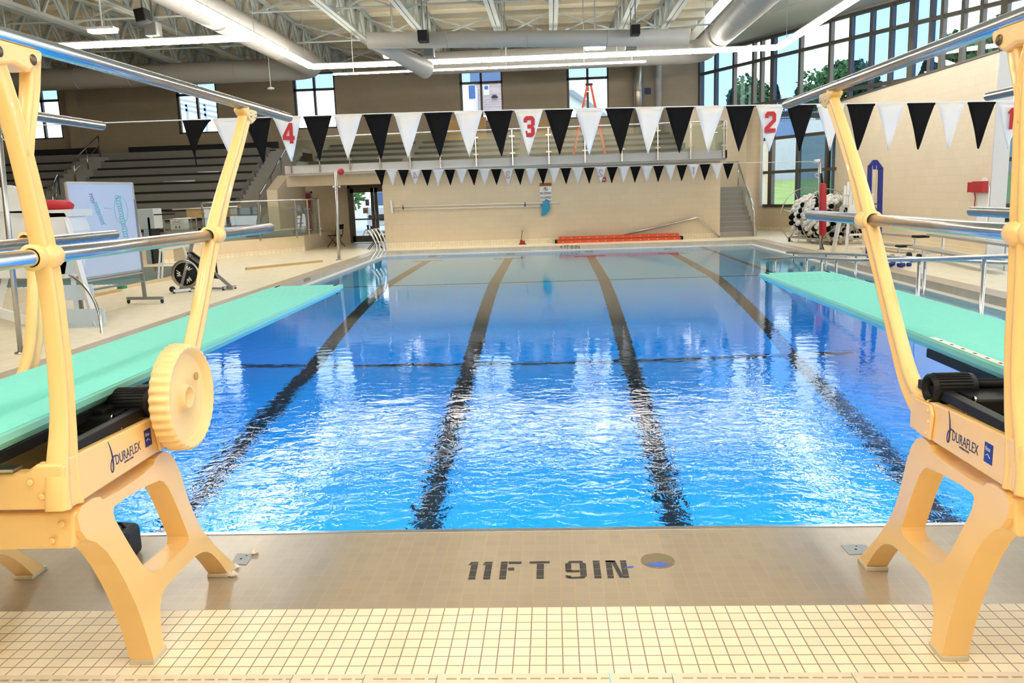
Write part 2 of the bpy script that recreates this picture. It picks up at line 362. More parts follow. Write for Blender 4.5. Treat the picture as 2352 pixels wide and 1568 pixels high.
# far wall with window openings
wins = [(-23.6, -21.9), (-16.55, -14.7), (-11.25, -9.38), (-3.88, -2.0), (.78, 2.6)]
zb, zt = 4.9, 7.3
mb = MB(); xs = -34
for a, b in wins:
    mb.box((xs, FWY, 3.0 if a == -3.88 else 0), (a, FWY + .3, 9)); mb.box((a, FWY, 3.0 if a == -11.25 else 0), (b, FWY + .3, zb)); mb.box((a, FWY, zt), (b, FWY + .3, 9)); xs = b
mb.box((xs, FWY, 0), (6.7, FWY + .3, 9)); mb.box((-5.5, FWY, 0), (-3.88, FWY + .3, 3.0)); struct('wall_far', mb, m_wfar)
for i, (a, b) in enumerate(wins):
    mb = MB(); c = (a + b) / 2; f = .07; y0, y1 = FWY + .02, FWY + .16
    mb.box((a, y0, zb), (a + f * 1.6, y1, zt)).box((b - f, y0, zb), (b, y1, zt)).box((a, y0, zt - f), (b, y1, zt)).box((a, y0, zb), (b, y1, zb + f))
    mb.box((c - f * .7, y0, zb), (c + f * .7, y1, zt)).box((a, y0, 6.53), (b, y1, 6.63))
    w = struct('window_%d' % (i + 1), mb, m_bronze)
    g = MB(); g.quad((a, FWY + .1, zb), (b, FWY + .1, zb), (b, FWY + .1, 6.58), (a, FWY + .1, 6.58)); g.build('pane', m_glassc, w)
    g = MB(); g.quad((a, FWY + .1, 6.58), (b, FWY + .1, 6.58), (b, FWY + .1, zt), (a, FWY + .1, zt)); g.build('pane', m_glassb, w)
mb = MB()
for x in (-20.6, -17.4): mb.box((x, FWY - .01, 4), (x + .03, FWY, 8.6))
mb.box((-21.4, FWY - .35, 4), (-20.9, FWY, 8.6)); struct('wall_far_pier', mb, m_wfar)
mb = MB(); mb.quad((-34, -2, 0), (-34, 37, 0), (-34, 37, 9), (-34, -2, 9)); struct('wall_left', mb, m_wy)

mb = MB(); mb.box((-34, -2.3, -.1), (19, -2.0, 8.4)); struct('wall_near', mb, m_wx)
mb = MB(); mb.box((-34, -2.3, -.3), (19, 2.47, -.13)); struct('floor_slab', mb, m_conc)

# lower wall under the balcony (a solid block, its left return makes the recess)
mb = MB(); mb.box((-6.0, WALL_Y, .16), (5.9, WALL_Y + 4.2, 2.72)); struct('wall_balcony', mb, m_wx)
mb = MB(); mb.box((-6.01, WALL_Y - .015, 0), (5.91, WALL_Y + .1, .17)); struct('baseboard_far', mb, m_cove)
# recess with two doors
RY = 33.6
mb = MB(); dx0, dx1 = -8.3, -6.15
mb.box((-12.5, RY, 0), (-10.5, RY + .2, 2.9)); mb.box((-9.75, RY, 0), (dx0, RY + .2, 2.9)); mb.box((dx0, RY, 2.32), (dx1, RY + .2, 2.9)); mb.box((-10.5, RY, 2.15), (-9.75, RY + .2, 2.9)); mb.box((dx1, RY, 0), (-5.9, RY + .2, 2.9))
struct('wall_recess', mb, m_wx)
mb = MB(); mb.box((-9.4, 29.3, 2.28), (-5.9, 29.8, 2.72)); struct('wall_beam', mb, m_wx)
mb = MB(); f = .1; y0, y1 = RY - .02, RY + .12
mb.box((dx0, y0, 0), (dx0 + f, y1, 2.32)).box((dx1 - f, y0, 0), (dx1, y1, 2.32)).box((dx0, y0, 2.2), (dx1, y1, 2.32))
door = struct('door_1', mb, m_bronze); cx = (dx0 + dx1) / 2
for a, b in ((dx0 + f, cx - .01), (cx + .01, dx1 - f)):
    mb = MB(); s = .13; mb.box((a, y0 + .03, .02), (a + s, y1 - .03, 2.2)).box((b - s, y0 + .03, .02), (b, y1 - .03, 2.2)).box((a, y0 + .03, 2.03), (b, y1 - .03, 2.2)).box((a, y0 + .03, .02), (b, y1 - .03, .28)).box((a, y0 + .04, .92), (b, y1 - .04, .98))
    lf = mb.build('door_leaf', m_bronze, door)
    g = MB(); g.quad((a, RY + .05, .2), (b, RY + .05, .2), (b, RY + .05, 2.1), (a, RY + .05, 2.1)); g.build('pane', m_glassc, lf)
    g = MB(); p = (a + b) / 2 + .12; g.box((p - .12, RY + .035, 1.18), (p + .1, RY + .045, 1.42)); g.build('notice', mat('notice_paper', (.75, .72, .72), .6), lf)
    g = MB(); g.lathe([(.05, 0), (.05, .003)], (p - .01, RY + .03, 1.28), 'Y', 16); g.build('notice_mark', mat('notice_red', (.55, .10, .08), .6), lf)
    g = MB(); hx = b - .06 if a < cx - .5 else a + .06; g.tube([(hx, RY - .02, .95), (hx, RY - .07, .97), (hx, RY - .07, 1.25), (hx, RY - .02, 1.27)], .012); g.build('door_handle', m_steel, lf)
mb = MB(); mb.box((-10.5, RY - .02, 0), (-10.42, RY + .1, 2.15)).box((-9.83, RY - .02, 0), (-9.75, RY + .1, 2.15)).box((-10.5, RY - .02, 2.07), (-9.75, RY + .1, 2.15))
door2 = struct('door_2', mb, m_fascia)
mb = MB(); mb.box((-10.42, RY + .03, .02), (-9.83, RY + .08, 2.07)); mb.build('door_leaf', mat('red_door', (.36, .025, .03), .45), door2)
mb = MB(); mb.sphere((-9.9, RY - .0, 1.0), .035); mb.build('door_knob', m_steel, door2)

# balcony slab, fascia
mb = MB(); mb.box((-9.2, 28.62, 2.74), (5.9, 33.6, 2.95)); struct('floor_balcony', mb, m_concl)
mb = MB(); mb.box((-9.2, 28.56, 2.70), (5.95, 28.64, 2.98)); mb.box((5.88, 28.56, 2.70), (5.95, 30.8, 2.98)); struct('trim_40', mb, mat('fascia_light', (.47, .45, .44), .5), bevel=.01)
mb = MB(); mb.box((-9.2, 28.6, 2.64), (5.92, 28.7, 2.70)); struct('trim_41', mb, m_fascia)
# upper rows of the grandstand behind the balcony
m_seatedge = mat('black_seat_edge', (.015, .013, .012), .6)
for k in range(4):
    z = 3.2 + .27 * k; y = 31.5 + 1.1 * k
    mb = MB(); mb.box((-9.3, y, 2.7), (5.2, FWY - .05, z)); struct('floor_upper_tier_%d' % (k + 1), mb, m_conc)
    for (a, b) in ((-9.2, -5.6), (-5.3, -1.2), (-.8, 4.9)):
        if k < 4:
            mb = MB(); mb.box((a, y - .03, z - .06), (b, y + .35, z + .03)); o = mb.build('tier_edge_strip', m_seatedge)  # dark strips put the shadow lines of the treads into shape and colour
            tag(o, 'black seat nosing drawing the shadow line on the edge of a grey upper tier behind the balcony glass', 'seat', 'black shadow line strips on the upper tiers')
# main grandstand on the left
GRX = -12.0
NR = 10
for k in range(NR):
    y = 29.3 + .66 * k; z = .55 + .352 * (k + 1)
    x1 = GRX
    mb = MB(); mb.box((-34, y, 0), (x1, FWY - .02, z)); struct('floor_tier_%d' % (k + 1), mb, m_conc)
    segs = ((-34, -20.2), (-18.9 + (.0), x1))
    for a, b in (segs if k < NR - 1 else ()):
        mb = MB(); mb.box((a + .1, y - .04, z - .055), (b - .05, y + .3, z + .02)); o = mb.build('tier_edge_strip', m_seatedge)
        right = b > -19
        tag(o, ('lowest black seat strip on the grandstand, %s of the aisle' % ('right' if right else 'left')) if k in (0, NR - 1) else ('black seat strip on an upper grey grandstand tier, %s of the aisle' % ('right' if right else 'left')), 'seat', 'black seat strips on the grandstand tiers, %s' % ('right' if right else 'left') if 0 < k < NR - 1 else 'grandstand end strips')
# aisle stairs in the stand
for k in range(2 * NR):
    y = 29.285 - .33 + .33 * k; z = .55 + .176 * (k + 1)
    if k < 2 * NR - 1:
        mb = MB(); mb.box((-20.1, y, .1), (-19.0, y + .4, z + .012)); struct('floor_aisle_step_%d' % (k + 1), mb, m_concl)
# staircase at the right end of the stand going up to the balcony
for k in range(20):
    y = 29.2 + .33 * k; z = .55 + .172 * (k + 1)
    mb = MB(); mb.box((GRX + .02, y, 0), (-10.6, FWY - .04, z)); struct('floor_stair_%d' % (k + 1), mb, m_concl)
mb = MB(); mb.prism([(-10.6, 28.9, .5), (-10.6, 29.1, .75), (-10.6, 34.2, 3.4), (-10.6, FWY - .03, 3.4), (-10.6, FWY - .03, .5)], (.18, 0, 0)); struct('wall_stair', mb, m_concl)
mb = MB(); mb.prism([(-10.4, 30.0, .5), (-10.4, 30.0, 2.2), (-10.4, 31.4, 2.75), (-10.4, 33.5, 2.75), (-10.4, 33.5, .5)], (.4, 0, 0)); struct('wall_stair_flank', mb, m_wy)
# black backed bench along the top of the stand
def top_bench(px0, px1, pyl, label):
    a = at(px0, pyl, Y=35.9); b = at(px1, pyl - (px1 - px0) * .034, Y=35.9); z = (a.z + b.z) / 2
    t = thing('spectator_bench', label, 'bench', ((a.x + b.x) / 2, 35.9, z - .45))
    mb = MB(); mb.box((a.x, 35.85, z - .13), (b.x, 35.95, z + .14)); mb.build('backrest', m_seatedge, t, bevel=.02)
    mb = MB(); mb.box((a.x, 35.45, z - .27), (b.x, 35.85, z - .22)); mb.build('seat', m_seatedge, t)
    n = max(2, int((b.x - a.x) / 1.6))
    for i in range(n):
        x = a.x + (b.x - a.x) * (i + .5) / n; mb = MB(); mb.box((x - .03, 35.8, z - .42), (x + .03, 35.9, z - .1)); mb.build('bracket', m_seatedge, t)
top_bench(296, 640, 345, 'long black backed bench on the top tier, right of the stand aisle')
top_bench(60, 226, 352, 'black backed bench on the top tier, left of the stand aisle')
# low raised platform in front of the stand
pf = [(-34, 26.6), (-11.9, 24.6), (-10.9, 26.1), (-9.9, 27.7), (-8.9, 29.2), (-8.9, 33.5), (-34, 33.5)]
mb = MB(); mb.prism([(x, y, 0) for x, y in pf], (0, 0, .55)); struct('wall_platform', mb, mat('platform_beige', (.72, .58, .38), .5))
mb = MB()
for (xa, ya), (xb, yb) in zip(pf[:4], pf[1:5]):
    mb.bar((xa, ya, .07), (xb, yb, .07), .03, .14)
    mb.bar((xa, ya + .35, .68), (xb - .1, yb + .35, .68), .1, .3)
struct('baseboard_platform', mb, m_cove)
mb = MB()
for (xa, ya), (xb, yb) in zip(pf[1:4], pf[2:5]): mb.bar((xa - .05, ya + .2, .66), (xb - .05, yb + .2, .66), .12, .22)
struct('trim_42', mb, m_conc)

# right: oblique glazed wall, low beige wall under it, beige side wall
m_wo = grid_mat('block_wall_oblique', (.70, .56, .37), (.60, .48, .31), (.41, .205), .008, axes='XZ', rough=.55, running=1, bump=.25, mott=.03, var=.02)
def gwall(name, s0, s1, z0, z1, m, th=.25):
    mb = MB(); mb.bar(G(s0, (z0 + z1) / 2, th / 2), G(s1, (z0 + z1) / 2, th / 2), th, z1 - z0); return struct(name, mb, m)
gwall('wall_right_stair', -.2, 4.15, 0, 4.85, m_wo); gwall('wall_right_sill', 4.15, 8.4, 0, .93, m_wo)
gwall('wall_right_head', -.2, 26, 7.33, 7.5, m_fascia)
mb = MB(); mb.bar(G(-.05, .075, -.02), G(7.9, .075, -.02), .05, .15); struct('baseboard_right', mb, m_cove)
mb = MB(); mb.bar(G(4.05, 2.9, -.02), G(4.2, 2.9, -.02), .12, 3.9); struct('trim_43', mb, m_white)
ms = [0, 1.12, 2.31, 3.5, 3.96, 4.6, 6.05, 7.5, 8.41, 9.29, 10.08, 10.87, 11.56, 11.95, 12.64, 13.24, 13.92, 14.58, 15.9, 17.2, 18.5, 19.8, 21.1, 22.4, 23.7, 25, 26]
wide = {0, 4.6, 10.87, 13.92}
blue = {0, 1, 5, 8, 9, 10, 11, 12}
mb = MB()
for s in ms:
    zlo = .93 if s >= 4.3 else 4.85
    w = .2 if s in wide else .11
    mb.bar(G(s, (zlo + 7.33) / 2, .02), G(s, (zlo + 7.33) / 2 + .001, .02), w, w) if False else mb.obox(G(s, (zlo + 7.33) / 2, .02), .17, w, 7.33 - zlo, Matrix(((-GDY, GDX, 0), (GDX, GDY, 0), (0, 0, 1))))
for z, s0 in ((7.28, 0), (6.53, 0), (3.52, 4.2), (4.88, 0), (.97, 4.2), (2.35 - .1, 4.2)):
    s1 = 26
    mb.bar(G(s0, z, .02), G(s1, z, .02), .14, .11)
win6 = struct('window_6', mb, m_bronze)
for i, (a, b) in enumerate(zip(ms, ms[1:])):
    zlo = .95 if a >= 4.3 else 4.88
    for z0, z1, k in ((zlo, 3.52, 0), (max(zlo, 3.52), 6.53, 1), (6.53, 7.3, 2)):
        if z1 - z0 < .1: continue
        g = MB(); g.quad(G(a, z0, .03), G(b, z0, .03), G(b, z1, .03), G(a, z1, .03))
        mm = m_glassb if i in blue else m_glassc
        if k == 0: mm = m_glassk if a > 5.9 else m_glassc
        g.build('pane', mm, win6)
SWX, SWY0, SWY1 = 10.0, 19.5, 30.0
mb = MB(); mb.box((SWX, SWY0, 0), (SWX + .35, SWY1 + .3, 4.5)); struct('wall_right', mb, m_wy)
mb = MB(); mb.box((SWX - .02, SWY0, 0), (SWX + .02, SWY1, .15)); struct('baseboard_side', mb, m_cove)
mb = MB(); mb.box((SWX - .03, SWY0 - .03, 4.5), (SWX + .38, SWY1 + .3, 4.55)); struct('trim_44', mb, m_bronze)
mb = MB(); mb.box((SWX + .002, SWY0 - .04, 0), (SWX + .36, SWY0, 4.5)); struct('trim_45', mb, mat('pale_end_face', (.62, .62, .64), .5))
# floor to the right of the side wall
mb = MB(); mb.quad((14, 4.1, 0), (19, 4.1, 0), (19, 34, 0), (14, 34, 0)); struct('floor_right_far', mb, m_deck)

# stairs at right
for k in range(10):
    y = 29.55 + .29 * k; z = .175 * (k + 1)
    mb = MB(); mb.box((5.92, y, 0), (7.2, 33.6, z)); struct('floor_step_%d' % (k + 1), mb, m_concl if k % 1 == 0 else m_conc)
    mb = MB(); mb.box((5.92, y - .012, z - .035), (7.2, y + .04, z + .004)); struct('trim_%d' % (60 + k), mb, m_fascia)
mb = MB(); mb.box((5.0, 33.6, 0), (7.75, 33.8, 4.85)); struct('wall_landing', mb, m_wx)

# ceiling: deck, joists, soffit
m_deckc = mat('cream_roof_deck', (.86, .75, .54), .7, var=.05); m_deckd = mat('shaded_roof_deck', (.52, .45, .33), .7); m_truss = mat('pale_grey_steel', (.50, .53, .50), .5, var=.04)  # deck between the beams coloured darker to stand for the shade there
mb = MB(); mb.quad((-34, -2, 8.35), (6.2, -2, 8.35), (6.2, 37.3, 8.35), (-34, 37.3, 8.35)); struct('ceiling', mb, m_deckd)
mb = MB(); pts = [(5.8, -2), (5.8, 37), (6.5, 37)] + [tuple(G(26)[:2]), (19, -2)]
mb.prism([(x, y, 7.4) for x, y in pts], (0, 0, .1)); struct('ceiling_soffit', mb, mat('grey_soffit', (.40, .40, .375), .6))
mb = MB()
for x, y in ((7.4, 24), (7.6, 28.5), (8.8, 22)): mb.bar((5.8, y + 4, 7.395), (9.5, y - 4, 7.395), .02, .01)
struct('trim_46', mb, m_fascia)
y = 15.0; k = 0
while y < 37:
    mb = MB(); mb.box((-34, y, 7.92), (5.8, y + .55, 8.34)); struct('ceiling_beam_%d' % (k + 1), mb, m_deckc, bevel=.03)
    y += 1.55; k += 1
def joist(X, y0=14, y1=36.9):
    t = thing('roof_joist', 'pale grey steel open web roof joist running over the pool', 'joist', (X, y1, 7.0), 'roof joists')
    mb = MB()
    for s in (-.075, .075): mb.box((X + s - .06, y0, 7.0), (X + s + .06, y1, 7.025)); mb.box((X + s - .008, y0, 7.0), (X + s + .008, y1, 7.11))
    mb.build('bottom_chord', m_truss, t)
    mb = MB()
    for s in (-.07, .07): mb.box((X + s - .045, y0, 7.88), (X + s + .045, y1, 7.91)); mb.box((X + s - .008, y0, 7.78), (X + s + .008, y1, 7.9))
    mb.build('top_chord', m_truss, t)
    mb = MB(); y = y0
    while y < y1 - .5:
        for s in (-.05, .05):
            mb.bar((X + s, y, 7.87), (X + s, y + .62, 7.05), .07); mb.bar((X + s, y + .72, 7.05), (X + s, y + 1.34, 7.87), .07)
        mb.bar((X, y + .67, 7.05), (X, y + .67, 7.87), .055); y += 1.4
    mb.build('web', m_truss, t)
    return t
JX = [-21.5, -19, -16.5, -13.9, -11.4, -8.8, -6.15, -4.1, -1.6, .2, 2.5, 3.9]
j0 = joist(JX[6])
for i, X in enumerate(JX):
    if X != JX[6]: dup(j0, (X - JX[6], 0, 0))
# cross bracing between joists
first = None
for Y in (24.6, 29.4, 34.0):
    for a, b in zip(JX, JX[1:]):
        mb = MB(); mb.bar((a, Y, 7.05), (b, Y, 7.85), .035, .05); mb.bar((a, Y + .06, 7.85), (b, Y + .06, 7.05), .035, .05)
        o = mb.build('cross_brace', m_truss); tag(o, 'thin grey steel cross brace between two roof joists', 'brace', 'cross braces between the roof joists')
    mb = MB(); mb.tube([(-26, Y - .25, 7.12), (5.7, Y - .25, 7.12)], .03, 8); o = mb.build('sprinkler_pipe', m_truss)
    tag(o, 'thin pale pipe crossing under the roof joists, %s' % {24.6: 'nearest the camera', 29.4: 'middle one of three', 34.0: 'closest to the far wall'}[Y], 'pipe')

# ducts
m_duct = mat('painted_duct', (.46, .44, .41), .45, var=.03); m_ductm = mat('bare_metal_duct', (.55, .50, .42), .3, .8)
def duct(name, path, r, label, m=None, seams=2.0):
    t = thing(name, label, 'duct', path[0])
    mb = MB(); mb.tube(path, r, 28); mb.build('duct_shell', m or m_duct, t)
    mb = MB(); P = [Vector(p) for p in path]
    for a, b in zip(P, P[1:]):
        L_ = (b - a).length; n = int(L_ / seams)
        for i in range(1, n):
            c = a + (b - a) * i / n; d = (b - a).normalized(); mb.tube([c - d * .02, c + d * .02], r * 1.012, 28)
    if len(mb.bm.verts): mb.build('seam', m or m_duct, t)
    else: mb.bm.free()
    return t
zd = 6.5
L0 = at(350, 176, Y=31.5); Rr = at(632, 160, Y=31.5)
ax = -8.5
def arc(c, r, a0, a1, n=7): return [(c[0] + r * math.cos(a0 + (a1 - a0) * i / n), c[1] + r * math.sin(a0 + (a1 - a0) * i / n), c[2]) for i in range(n + 1)]
zl = L0.z + .05
duct('air_duct', [(-30, 31.5, zl), (-9.6, 31.5, zl)] + arc((-9.6, 30.5, zl), 1.0, PI / 2, 0, 6)[1:] + [(-8.6, 29, zl), (-8.6, 8, zl)], .40, 'large white round duct above the left deck, turning along the stand')
a = at(990, 146, Y=31.5); b = at(1560, 130, Y=31.5)
duct('air_duct', [(a.x, 31.5, a.z), (b.x, 31.5, a.z - .0)] + arc((b.x, 30.7, a.z), .8, PI / 2, 0, 6)[1:] + [(b.x + .8, 29.5, a.z), (b.x + .8, 8, a.z)], .40, 'white round duct running along the far end and turning toward the camera at right')
a = at(845, 93, Y=24); b = at(1582, 86, Y=24)
slim = duct('air_duct', [(a.x, 24, a.z), (b.x, 24, b.z + .0)], .22, 'slim white round duct crossing below the joists over mid pool')
a = at(975, 135, Y=30.5)
mb = MB(); p0 = at(905, 115, Y=24.3); p1 = at(980, 160, Y=26.0); p0 = Vector((slim.location.x + .12, 24, slim.location.z)); mb.tube([p0, p0 + (p1 - p0) * .45, p1], [.2, .23, .28], 16); mb.build('outlet_cone', m_duct, slim)
# ------------------------------------------------------------ text and digits
def text_mesh(s, size, M, m, name, parent=None, shear=0, sx=1, depth=.0005, space=1):
    cu = bpy.data.curves.new('t', 'FONT'); cu.body = s; cu.size = size; cu.align_x = 'CENTER'; cu.align_y = 'CENTER'; cu.shear = shear; cu.extrude = depth; cu.space_character = space
    o = bpy.data.objects.new('t', cu); C.objects.link(o); dg = bpy.context.evaluated_depsgraph_get()
    me = bpy.data.meshes.new_from_object(o.evaluated_get(dg)); bpy.data.objects.remove(o); bpy.data.curves.remove(cu)
    me.transform(Matrix.Diagonal((sx, 1, 1, 1))); me.transform(M)
    mb = MB(); mb.bm.from_mesh(me); bpy.data.meshes.remove(me)
    return mb.build(name, m, parent, fixn=False)
def frame3(o, x, y):
    x = Vector(x).normalized(); y = Vector(y); y = (y - x * y.dot(x)).normalized(); z = x.cross(y)
    M = Matrix((x, y, z)).transposed().to_4x4(); M.translation = Vector(o); return M
DIG = {  # block digits as stroke polygons in a 6 x 10 box
 '1': [[(2, 0), (4, 0), (4, 10), (2.6, 10), (1, 8.2), (1, 7.2), (2, 7.2)]],
 '2': [[(0, 0), (6, 0), (6, 2), (2.4, 2), (6, 5.4), (6, 8.6), (4.8, 10), (1.2, 10), (0, 8.6), (0, 7), (2, 7), (2, 8), (4, 8), (4, 6.1), (0, 2.3)]],
 '3': [[(1.2, 0), (4.8, 0), (6, 1.3), (6, 4.2), (5.2, 5), (6, 5.8), (6, 8.7), (4.8, 10), (1.2, 10), (0, 8.7), (0, 7), (2, 7), (2, 8), (4, 8), (4, 6), (2, 6), (2, 4), (4, 4), (4, 2), (2, 2), (2, 3), (0, 3), (0, 1.3)]],
 '4': [[(3.6, 0), (5.6, 0), (5.6, 1.8), (6.4, 1.8), (6.4, 3.7), (5.6, 3.7), (5.6, 10), (3.8, 10), (0, 3.8), (0, 1.8), (3.6, 1.8)]],
}
HOLE = {'4': [(1.9, 3.7), (3.6, 3.7), (3.6, 7)]}
def digit(ch, M, w, h, m, name, parent):
    mb = MB()
    for poly in DIG[ch]:
        P = [M @ Vector(((x - 3) / 6 * w, (y - 5) / 10 * h, 0)) for x, y in poly]
        d = (M.to_3x3() @ Vector((0, 0, 1))) * .001
        rings = [P] + ([[M @ Vector(((x - 3) / 6 * w, (y - 5) / 10 * h, 0)) for x, y in HOLE[ch]]] if ch in HOLE else [])
        es = []
        for R in rings:
            vs = [mb.bm.verts.new(p) for p in R]; es += [mb.bm.edges.new((vs[i], vs[(i + 1) % len(vs)])) for i in range(len(vs))]
        bmesh.ops.triangle_fill(mb.bm, use_beauty=True, edges=es)
    return mb.build(name, m, parent, fixn=False)

# ------------------------------------------------------------ springboards
m_stand = mat('cream_painted_casting', (.90, .60, .25), .34, var=.03, vscale=3, coat=.25)
m_stand2 = mat('wheel_cream', (.90, .66, .32), .4, var=.02, coat=.1)
m_board = mat('turquoise_grit', (.17, .70, .61), .62, var=.05, vscale=30, bump=.25, bscale=260)
m_boards = mat('turquoise_edge', (.22, .60, .54), .42, var=.03)
m_pad = mat('grey_foot_pad', (.60, .55, .44), .6)
m_navy = mat('navy_print', (.02, .035, .16), .5)
m_dark = mat('dark_socket', (.03, .028, .025), .6)
LEG = [(2.862, .018), (2.864, .0185), (2.81, .24), (2.715, .46), (2.62, .61), (2.515, .68), (2.50, .785), (2.635, .785), (2.67, .75), (3.03, .75), (3.065, .785), (3.15, .785), (3.23, .705), (3.315, .45), (3.43, .28), (3.695, .022), (3.70, .018), (3.698, .018), (3.612, .018), (3.61, .018), (3.605, .022), (3.52, .13), (3.44, .205), (3.36, .24), (3.28, .25), (3.05, .25), (2.985, .235), (2.955, .19), (2.945, .1), (2.955, .022), (2.957, .018), (2.955, .018)]
LHOLE = [(2.73, .715), (3.05, .69), (3.11, .66), (3.17, .56), (3.25, .385), (3.262, .35), (3.24, .325), (3.0, .335), (2.94, .345), (2.89, .38), (2.83, .47), (2.765, .58), (2.71, .68)]
def smooth_poly(P, it=1):
    for _ in range(it):
        Q = []
        for i in range(len(P)):
            a, b = Vector((*P[i], 0)), Vector((*P[(i + 1) % len(P)], 0)); Q += [tuple(a.lerp(b, .25)[:2]), tuple(a.lerp(b, .75)[:2])]
        P = Q
    return P
def chaikin3(P, it=2):
    P = [Vector(p) for p in P]
    for _ in range(it):
        Q = [P[0]]
        for a, b in zip(P, P[1:]): Q += [a.lerp(b, .25), a.lerp(b, .75)]
        Q.append(P[-1]); P = Q
    return P
def sweep_rect(mb, P, wx, wy):
    """sweep a rounded rectangular section (X width, in-plane depth) along a path lying near a YZ plane; wx, wy per point"""
    P = [Vector(p) for p in P]; n = len(P); rings = []
    for i, p in enumerate(P):
        d = (P[min(i + 1, n - 1)] - P[max(i - 1, 0)]).normalized(); sx = Vector((1, 0, 0)); sd = d.cross(sx).normalized()
        a = wx[i] / 2; b = wy[i] / 2; r = .3
        pts = [(-a, -b * (1 - r)), (-a * (1 - r), -b), (a * (1 - r), -b), (a, -b * (1 - r)), (a, -b * .45), (a * .74, -b * .3), (a * .74, b * .3), (a, b * .45), (a, b * (1 - r)), (a * (1 - r), b), (-a * (1 - r), b), (-a, b * (1 - r)), (-a, b * .45), (-a * .74, b * .3), (-a * .74, -b * .3), (-a, -b * .45)]
        rings.append([mb.bm.verts.new(p + sx * u + sd * v) for u, v in pts])
    for A, B in zip(rings, rings[1:]):
        for k in range(16):
            f = mb.bm.faces.new((A[k], A[(k + 1) % 16], B[(k + 1) % 16], B[k])); f.smooth = True
    mb.bm.faces.new(rings[0][::-1]); mb.bm.faces.new(rings[-1])
def lerpl(v, n): # resample widths
    m = len(v) - 1; return [v[min(int(i * m / (n - 1)), m - 1)] * (1 - (i * m / (n - 1) - min(int(i * m / (n - 1)), m - 1))) + v[min(int(i * m / (n - 1)), m - 1) + 1] * (i * m / (n - 1) - min(int(i * m / (n - 1)), m - 1)) for i in range(n)]
